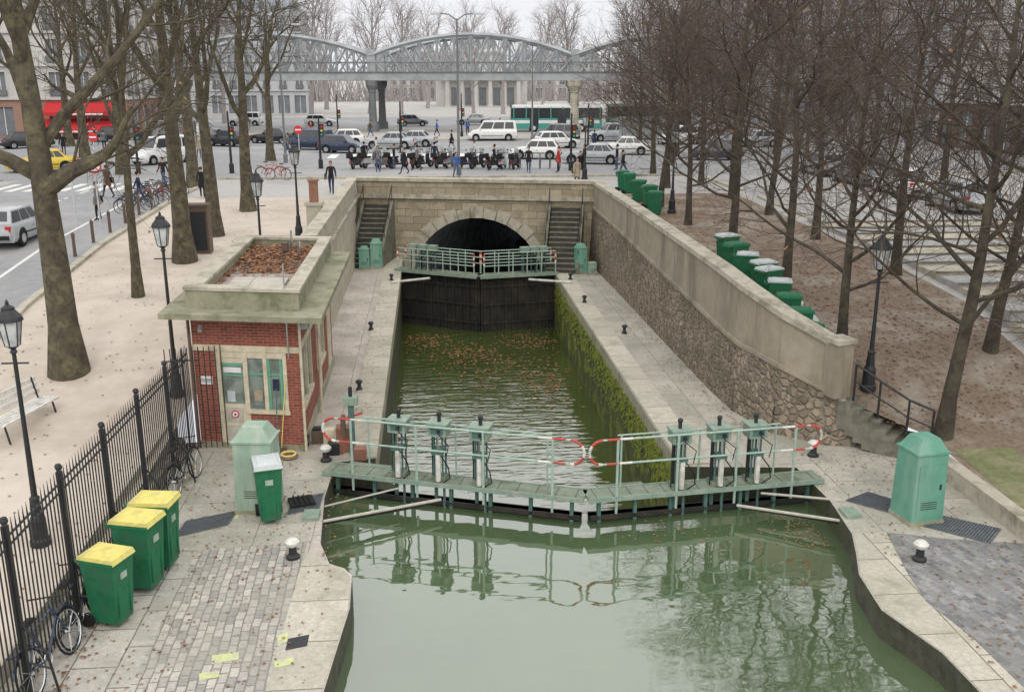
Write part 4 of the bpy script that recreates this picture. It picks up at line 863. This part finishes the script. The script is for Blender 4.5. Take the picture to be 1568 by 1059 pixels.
# ------------------------------------------------------------------ buildings
def facade(m,o,u,W_,z0,floors,bay,wall,rec=.25,ground=None):
    o=Vector(o);u=Vector(u).normalized();n=Vector((u.y,-u.x,0)); nb=max(1,int(W_/bay)); bw_=W_/nb; z=z0
    def Q(a,b,z1,z2,d0,mat): 
        p=o+u*a-n*d0;q=o+u*b-n*d0; m.quad((p.x,p.y,z1),(q.x,q.y,z1),(q.x,q.y,z2),(p.x,p.y,z2),mat)
    for fi,h in enumerate(floors):
        wz0,wz1=z+(.25 if fi else .3),z+h*.8; ww=bw_*(.42 if fi else .7)
        wmat=wall if fi or ground is None else ground
        for i in range(nb):
            a=i*bw_;b=a+bw_;wa=a+(bw_-ww)/2;wb_=wa+ww
            Q(a,wa,z,z+h,0,wmat);Q(wb_,b,z,z+h,0,wmat);Q(wa,wb_,z,wz0,0,wmat);Q(wa,wb_,wz1,z+h,0,wmat)
            Q(wa,wb_,wz0,wz1,rec,'hazed_window')
            A_=o+u*wa;B_=o+u*wb_;A2=A_-n*rec;B2=B_-n*rec
            m.quad((A_.x,A_.y,wz0),(A2.x,A2.y,wz0),(A2.x,A2.y,wz1),(A_.x,A_.y,wz1),wmat); m.quad((B2.x,B2.y,wz0),(B_.x,B_.y,wz0),(B_.x,B_.y,wz1),(B2.x,B2.y,wz1),wmat)
            m.quad((A_.x,A_.y,wz1),(A2.x,A2.y,wz1),(B2.x,B2.y,wz1),(B_.x,B_.y,wz1),wmat); m.quad((A2.x,A2.y,wz0),(A_.x,A_.y,wz0),(B_.x,B_.y,wz0),(B2.x,B2.y,wz0),wmat)
            c=o+u*(wa+ww/2)-n*(rec-.05); m.box((c.x,c.y,(wz0+wz1)/2),(.08,.06,wz1-wz0),'car_white',math.atan2(u.y,u.x))
            if fi: c=o+u*(wa+ww/2)+n*.12; m.box((c.x,c.y,wz0+.35),(ww*1.15,.06,.6),'viaduct_dark',math.atan2(u.y,u.x))
        z+=h; c=o+u*(W_/2)+n*.12; m.box((c.x,c.y,z),(W_,.3,.18 if fi<len(floors)-1 else .5),wall,math.atan2(u.y,u.x))
    return z
def building(name,x,y,W_,Dp,rz,floors,wall,bay=2.6,ground=None,awn=None,z=S):
    m=MB(); cs,sn=math.cos(rz),math.sin(rz)
    def T(a,b): return (x+a*cs-b*sn,y+a*sn+b*cs,0)
    u=(cs,sn,0);vv=(-sn,cs,0)
    zt=facade(m,T(0,0),u,W_,z,floors,bay,wall,ground=ground)
    facade(m,T(W_,0),vv,Dp,z,floors,bay,wall,ground=ground); facade(m,T(0,Dp),(sn,-cs,0),Dp,z,floors,bay,wall,ground=ground)
    b=[T(0,0),T(W_,0),T(W_,Dp),T(0,Dp)]; i_=[T(1.6,1.6),T(W_-1.6,1.6),T(W_-1.6,Dp-1.6),T(1.6,Dp-1.6)]
    vs=[(p[0],p[1],zt) for p in b]+[(p[0],p[1],zt+3.2) for p in i_]
    m.add(vs,[(0,1,5,4),(1,2,6,5),(2,3,7,6),(3,0,4,7),(4,5,6,7)],'zinc_roof'); m.quad((b[2][0],b[2][1],z),(b[3][0],b[3][1],z),(b[3][0],b[3][1],zt),(b[2][0],b[2][1],zt),wall)
    nb=int(W_/bay)
    for i in range(nb):
        c=T((i+.5)*W_/nb,.75); m.box((c[0],c[1],zt+1.4),(1.1,1.2,1.8),wall,rz); c=T((i+.5)*W_/nb,.13); m.box((c[0],c[1],zt+1.4),(.8,.06,1.4),'hazed_window',rz)
    for i in range(4):
        c=T(W_*(i+.5)/4,Dp/2); m.box((c[0],c[1],zt+3.9),(2.4,.8,1.6),wall,rz)
        for j in range(4): cc=T(W_*(i+.5)/4-.8+j*.5,Dp/2); m.cyl((cc[0],cc[1],zt+4.7),(cc[0],cc[1],zt+5.2),.14,6,'terracotta')
    if awn:
        for (a0,a1,z0,z1,out) in awn:
            p0,p1=T(a0,-.05),T(a1,-.05);q0,q1=T(a0,-out),T(a1,-out)
            m.add([(p0[0],p0[1],z1),(p1[0],p1[1],z1),(q1[0],q1[1],z0),(q0[0],q0[1],z0),(q0[0],q0[1],z0-.35),(q1[0],q1[1],z0-.35)],[(0,1,2,3),(3,2,5,4)],'awning_red')
            c=T((a0+a1)/2,-out-.02); m.box((c[0],c[1],z0-.18),((a1-a0)*.6,.02,.16),'sign_white',rz)
    return m.obj(name)
FL=[4.0,3.3,3.2,3.1,3.0,2.9]
building('corner_cafe_building',-53,106,22,16,0,FL,'facade_pale',ground='facade_brick',awn=[(14,21.5,5.9,6.9,1.6),(13,21.5,4.2,5.2,2.2)])
building('apartment_building',-90,62,34,14,D(35),FL,'facade_grey',ground='brown_metal')
building('apartment_building',-66,168,46,14,D(4),[4,3.2,3.1,3.0,2.9],'facade_grey')
building('apartment_building',-16,290,34,14,0,[4,3.1,3.0],'facade_pale'); building('pale_office_building',24,286,26,14,D(-4),[4,3.2,3.2],'facade_pale',bay=3)
building('apartment_building',55,205,60,14,D(-8),[4,3.2,3.1,3.0,3.0],'facade_grey')
building('apartment_building',38,150,60,14,D(-78),FL,'facade_grey'); building('apartment_building',47,88,60,14,D(-84),FL,'facade_pale',ground='brown_metal')
m=MB(); m.M=Matrix.Translation((0,34,0)); m.bx(2,22,186,200,S,S+6.2,'facade_pale'); m.bx(1.6,22.4,185.6,200.4,S+6.2,S+7,'facade_pale')
for i in range(6): m.lathe((4.4+i*3.1,184.6,S),[(.7,0),(.55,.4),(.48,5.2),(.75,5.6),(.75,5.9)],10,'facade_pale')
m.bx(3,21,183.6,185.59,S+5.9,S+6.8,'facade_pale'); m.add([(3,183.6,S+6.8),(21,183.6,S+6.8),(12,183.6,S+9.2),(3,186,S+6.8),(21,186,S+6.8),(12,186,S+9.2)],[(0,1,2),(5,4,3),(0,2,5,3),(1,4,5,2)],'facade_pale')
for i in range(5): m.bx(5.2+i*3.1,6.7+i*3.1,185.9,185.99,S+.3,S+4,'hazed_window')
m.lathe((12,193,S+7),[(5.6,0),(5.6,4.2),(6,4.3),(6,4.8),(5,5.0)],24,'facade_pale'); m.obj('classical_pavilion')
for x,y in ((-22,88),(20,92)):
    m=MB()
    for i in (-1.8,1.8): m.cyl((i,0,0),(i,0,2.4),.05,6,'viaduct_dark')
    m.box((0,.2,2.45),(4.2,1.5,.12),'viaduct_dark'); m.box((0,.8,1.3),(3.8,.04,1.9),'glass_lamp'); m.box((0,.5,.5),(3,.35,.06),'brown_metal'); m.box((2.0,.2,1.3),(.12,1.2,1.8),'sign_white'); m.obj('bus_shelter',(x,y,S),.1)
# ------------------------------------------------------------------ trees
def rv(r_): return Vector((r_.uniform(-1,1),r_.uniform(-1,1),r_.uniform(-1,1)))
def tree(seed,cfg,name,bark,twig,mains=None,leaves=0,lean=(0,0)):
    R_=random.Random(seed); m=MB(); LV=cfg['lv']; tips=[]
    def grow(p,d,L,r_,l):
        c=LV[l]; n=c['seg']; pts=[p]; rs=[r_]; ds=[d]; e=r_*c.get('tap',.35)
        for i in range(n):
            d=(d+rv(R_)*c['wob']+Vector((0,0,c['up']))).normalized(); p=p+d*(L/n); pts.append(p); rs.append(r_+(e-r_)*(i+1)/n); ds.append(d)
        m.tube(pts,rs,c['sides'],bark if l<2 else twig,caps=False)
        if l+1<len(LV):
            k=LV[l+1]; cnt=k['n']
            for j in range(cnt):
                t=k['t0']+(1-k['t0'])*(j+R_.random())/cnt; f=t*n; i=min(int(f),n-1); q=pts[i].lerp(pts[i+1],f-i); dd=ds[i+1]
                ax=dd.cross(rv(R_)); 
                if ax.length<1e-3: continue
                nd_=Matrix.Rotation(math.radians(k['ang']*R_.uniform(.7,1.25)),3,ax.normalized())@dd
                rr=rs[i]+(rs[i+1]-rs[i])*(f-i)
                grow(q,nd_.normalized(),k['len']*R_.uniform(.65,1.2)*(1.15-.45*t),min(rr*.75,k['r']*R_.uniform(.7,1.2)),l+1)
        else: tips.append(p)
    t=cfg['trunk']; r_=cfg['r']; d=Vector((lean[0],lean[1],1)).normalized(); p=Vector((0,0,-.15)); H=cfg['h']; n=9; pts=[];rs=[]
    for i in range(n+1):
        f=i/n; pts.append(p.copy()); rs.append(r_*((1-f*.78)+(.4*math.exp(-f*H*2.2)))); d=(d+rv(R_)*cfg['tw']).normalized(); d.z=max(d.z,.6); p=p+d*(H/n)
    m.tube(pts,rs,12,bark,caps=False)
    nb=cfg['n']
    for j in range(nb):
        f=t+(1-t)*(j+R_.random()*.8)/nb; fi=f*n; i=min(int(fi),n-1); q=pts[i].lerp(pts[i+1],fi-i)
        az=j*2.4+R_.uniform(-.5,.5); el=math.radians(cfg['el']*R_.uniform(.8,1.2)*(1.15-.4*(f-t)/(1-t))); dd=Vector((math.cos(az)*math.sin(el),math.sin(az)*math.sin(el),math.cos(el)))
        rr=rs[i]*.62; grow(q,dd,LV[0]['len']*R_.uniform(.75,1.2)*(1.2-.6*(f-t)/(1-t)),min(rr,LV[0]['r']*R_.uniform(.8,1.2)),0)
    for (z,dx,dy,dz,L,rr) in (mains or []):
        f=z/H*n; i=min(int(f),n-1); grow(pts[i].lerp(pts[i+1],f-i),Vector((dx,dy,dz)).normalized(),L,rr,0)
    for i in range(leaves):
        q=R_.choice(tips)+rv(R_)*.1; s_=.045; a=rv(R_)*s_;b=rv(R_)*s_; m.add([q-a,q-b,q+a,q+b],[(0,1,2,3)],'leaf_orange' if i%2 else 'leaf_brown')
    return m.mesh(name,True)
CA=dict(trunk=.42,r=.40,h=13,tw=.03,n=8,el=44,lv=[dict(seg=7,wob=.24,up=.07,sides=8,len=6.0,r=.16,tap=.22),
  dict(n=7,seg=5,wob=.27,up=.03,sides=5,len=2.9,r=.048,ang=48,t0=.2,tap=.3),dict(n=6,seg=4,wob=.3,up=.01,sides=4,len=1.4,r=.018,ang=45,t0=.15,tap=.35),dict(n=5,seg=2,wob=.3,up=-.02,sides=3,len=.65,r=.007,ang=42,t0=.15,tap=.5)])
CB=dict(trunk=.22,r=.145,h=8.2,tw=.04,n=16,el=64,lv=[dict(seg=8,wob=.26,up=.10,sides=6,len=4.2,r=.05,tap=.2),
  dict(n=8,seg=4,wob=.26,up=.05,sides=4,len=1.9,r=.017,ang=44,t0=.15,tap=.3),dict(n=6,seg=3,wob=.28,up=.03,sides=3,len=1.05,r=.0078,ang=42,t0=.1,tap=.5),dict(n=3,seg=2,wob=.25,up=.02,sides=3,len=.5,r=.0048,ang=38,t0=.1,tap=.6)])
CC=dict(trunk=.25,r=.3,h=14,tw=.05,n=14,el=40,lv=[dict(seg=5,wob=.2,up=.12,sides=5,len=6.0,r=.11,tap=.25),
  dict(n=9,seg=4,wob=.22,up=.07,sides=3,len=2.8,r=.045,ang=42,t0=.15,tap=.35),dict(n=7,seg=3,wob=.25,up=.04,sides=3,len=1.4,r=.024,ang=40,t0=.1,tap=.5)])
tA=[tree(11,CA,'plane_tree_a','bark_plane','twig_grey',mains=[(4.9,1,-.15,.45,3.2,.26),(5.2,-1,.2,.9,6,.2)],leaves=260,lean=(.0,0)),tree(12,CA,'plane_tree_b','bark_plane','twig_grey',leaves=260),tree(15,CA,'plane_tree_c','bark_plane','twig_grey',leaves=200)]
tB=[tree(21,CB,'young_tree_a','bark_dark','twig_brown',leaves=40),tree(22,CB,'young_tree_b','bark_dark','twig_brown',leaves=40),tree(23,CB,'young_tree_c','bark_dark','twig_brown',leaves=40)]
tC=[tree(31,CC,'far_tree_a','hazed_bark','hazed_bark'),tree(32,CC,'far_tree_b','hazed_bark','hazed_bark')]
for i,(x,y,me,rz,sc) in enumerate(((-10.3,27.2,0,0,1.08),(-9.35,37.3,1,1.2,.92),(-9.1,41.6,2,2.5,.8),(-8.8,47.9,1,4,.8),(-9.9,32.9,2,.4,(.42,.42,.8)),(-13.5,57.5,2,3.3,.9),(-20,66,0,2,.95),(-27.5,60,1,5,1.05),(-27,44,2,1,1.1),(-27,80,0,3.6,.95),(-12,76,1,2.2,.8),(-33,94,2,5.5,1.0))):
    place('plane_tree',tA[me],(x,y,zL(y)),rz,sc)
for i,y in enumerate([25.2,29.8,35.2,41.6,47.0]):
    place('young_tree',tB[i%3],(11.4-.1*(i>1),y,zR(y)),i*1.7,1.0+.08*(i%3))
place('young_tree',tB[1],(12.7,21.8,zR(21.8)),.6,1.3); place('young_tree',tB[2],(15.6,18.0,zR(18)),2.6,1.35); place('young_tree',tB[0],(17.2,23.0,zR(23)),1.6,1.3)
for i in range(6): y=25+i*6.4; place('young_tree',tB[(i+1)%3],(15.6+rnd.uniform(-.3,.3)+(i>3)*.6,y,zR(y)),i*2.1+.4,1.15)
for i in range(6): y=34+i*9; place('young_tree',tB[i%3],(28.5,y,zR(y)),i*1.3,1.4)
for i,(x,y) in enumerate(((13.6,55),(14.6,63),(17.5,70),(20,78),(24,84),(19,88),(30,76))): place('young_tree',tB[i%3],(x,y,S),i*2.3,1.2)
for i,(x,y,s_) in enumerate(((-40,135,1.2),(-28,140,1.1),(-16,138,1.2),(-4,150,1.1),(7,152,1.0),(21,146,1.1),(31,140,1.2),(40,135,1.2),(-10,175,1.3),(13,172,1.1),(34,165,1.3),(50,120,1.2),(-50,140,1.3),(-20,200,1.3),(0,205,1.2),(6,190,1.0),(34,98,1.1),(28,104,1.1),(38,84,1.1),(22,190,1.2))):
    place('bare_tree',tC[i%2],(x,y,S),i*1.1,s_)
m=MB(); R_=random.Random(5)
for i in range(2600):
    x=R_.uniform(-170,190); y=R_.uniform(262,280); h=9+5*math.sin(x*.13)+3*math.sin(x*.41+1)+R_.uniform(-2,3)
    p=Vector((x,y,S)); t_=p+Vector((R_.uniform(-3,3),0,h)); m.tube([p,p.lerp(t_,.5),t_],[.18,.12,.05],3,'hazed_bark',caps=False)
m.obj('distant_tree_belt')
# ------------------------------------------------------------------ leaves
m=MB(); R_=random.Random(9)
def lf(x,y,z,s_,mat):
    a=R_.random()*6.3; c,s2=math.cos(a)*s_,math.sin(a)*s_; m.add([(x-c,y-s2,z),(x+s2*.6,y-c*.6,z+.01),(x+c,y+s2,z),(x-s2*.6,y+c*.6,z+.012)],[(0,1,2,3)],mat)
for i in range(1000):
    c_=(( -.5,44.6,.8,.9),(4.7,43.8,.9,.9),(2.6,39.5,1.1,1.6),(4.6,37.2,.7,2.2),(1.4,42,1,.8))[i%5]
    x=R_.gauss(c_[0],c_[2]); y=R_.gauss(c_[1],c_[3])
    if y<31 or y>45.8 or not -1.4<x<5.9: continue
    lf(x,y,-2.685,.04+R_.random()*.06,'leaf_orange' if i%3 else 'leaf_brown')
for i in range(150):
    x=R_.uniform(4,8.6) if i%2 else R_.gauss(8.2,.3)
    if x<8.6: lf(x,R_.uniform(19.3,20.1)-.4*(i%3),-.54,.035,'leaf_orange')
for i in range(750): lf(R_.uniform(-6.2,-2.0),R_.uniform(12,23),.02,.015+.03*R_.random(),'leaf_brown' if i%3 else 'leaf_orange')
for i in range(550): lf(R_.uniform(9.0,12),R_.uniform(12,22.5),.02,.015+.03*R_.random(),'leaf_brown' if i%3 else 'leaf_orange')
for i in range(350): lf(R_.uniform(-3.7,-1.7),R_.uniform(24,50),.04,.035,'leaf_orange' if i%2 else 'leaf_brown')
for i in range(450): lf(8.5-abs(R_.gauss(0,.5)),R_.uniform(23,48),.045,.03+R_.random()*.02,'leaf_brown')
for i in range(120): lf(-6.1+abs(R_.gauss(0,.12)),R_.uniform(12,23),.03,.045,'leaf_brown')
for i in range(3200):
    y=R_.uniform(22,50); x=R_.uniform(9.8,16.3)
    if y<25 and x<11.5: continue
    lf(x,y,zR(y)+.015,.04+R_.random()*.03,'leaf_orange' if i%3==0 else 'leaf_brown')
for i in range(400): y=R_.uniform(15,50); lf(R_.uniform(-12.8,-7),y,zL(y)+.015,.045,'leaf_brown')
m.obj('fallen_leaves')
# ------------------------------------------------------------------ light, world, camera
wd=bpy.data.worlds.new('World'); scene.world=wd; wd.use_nodes=True; t=wd.node_tree; t.nodes.clear()
o=t.nodes.new('ShaderNodeOutputWorld'); bgn=t.nodes.new('ShaderNodeBackground'); sk=t.nodes.new('ShaderNodeTexSky'); sk.sky_type='NISHITA'; sk.sun_disc=False
sk.sun_elevation=D(40); sk.sun_rotation=D(180); sk.dust_density=4; sk.air_density=1.5
tc=t.nodes.new('ShaderNodeTexCoord'); sp=t.nodes.new('ShaderNodeSeparateXYZ'); t.links.new(tc.outputs['Generated'],sp.inputs[0])
mr=t.nodes.new('ShaderNodeMapRange'); mr.inputs[1].default_value=.06; mr.inputs[2].default_value=.36; mr.interpolation_type='SMOOTHSTEP'; t.links.new(sp.outputs[2],mr.inputs[0])
ov=mixc(t,mr.outputs[0],(9.7,9.8,10.3),(17.3,17.2,17.1))
mx=t.nodes.new('ShaderNodeMix'); mx.data_type='RGBA'; mx.inputs[0].default_value=.9; t.links.new(ov,mx.inputs[7])
t.links.new(sk.outputs[0],mx.inputs[6]); t.links.new(mx.outputs[2],bgn.inputs[0]); bgn.inputs[1].default_value=.1; t.links.new(bgn.outputs[0],o.inputs[0])
sd=bpy.data.lights.new('Sun','SUN'); sd.energy=.6; sd.angle=D(20); sd.color=(1,.95,.87); so=bpy.data.objects.new('Sun',sd); scene.collection.objects.link(so)
so.rotation_euler=(D(50),0,0); so.location=(0,0,60)
cd=bpy.data.cameras.new('Camera'); cd.sensor_width=36; cd.lens=36*1480/1568; cd.clip_end=6000; cd.clip_start=.1
co=bpy.data.objects.new('Camera',cd); scene.collection.objects.link(co); co.location=(0,0,9.3); co.rotation_euler=(D(90-15.5),0,D(-4.84)); scene.camera=co
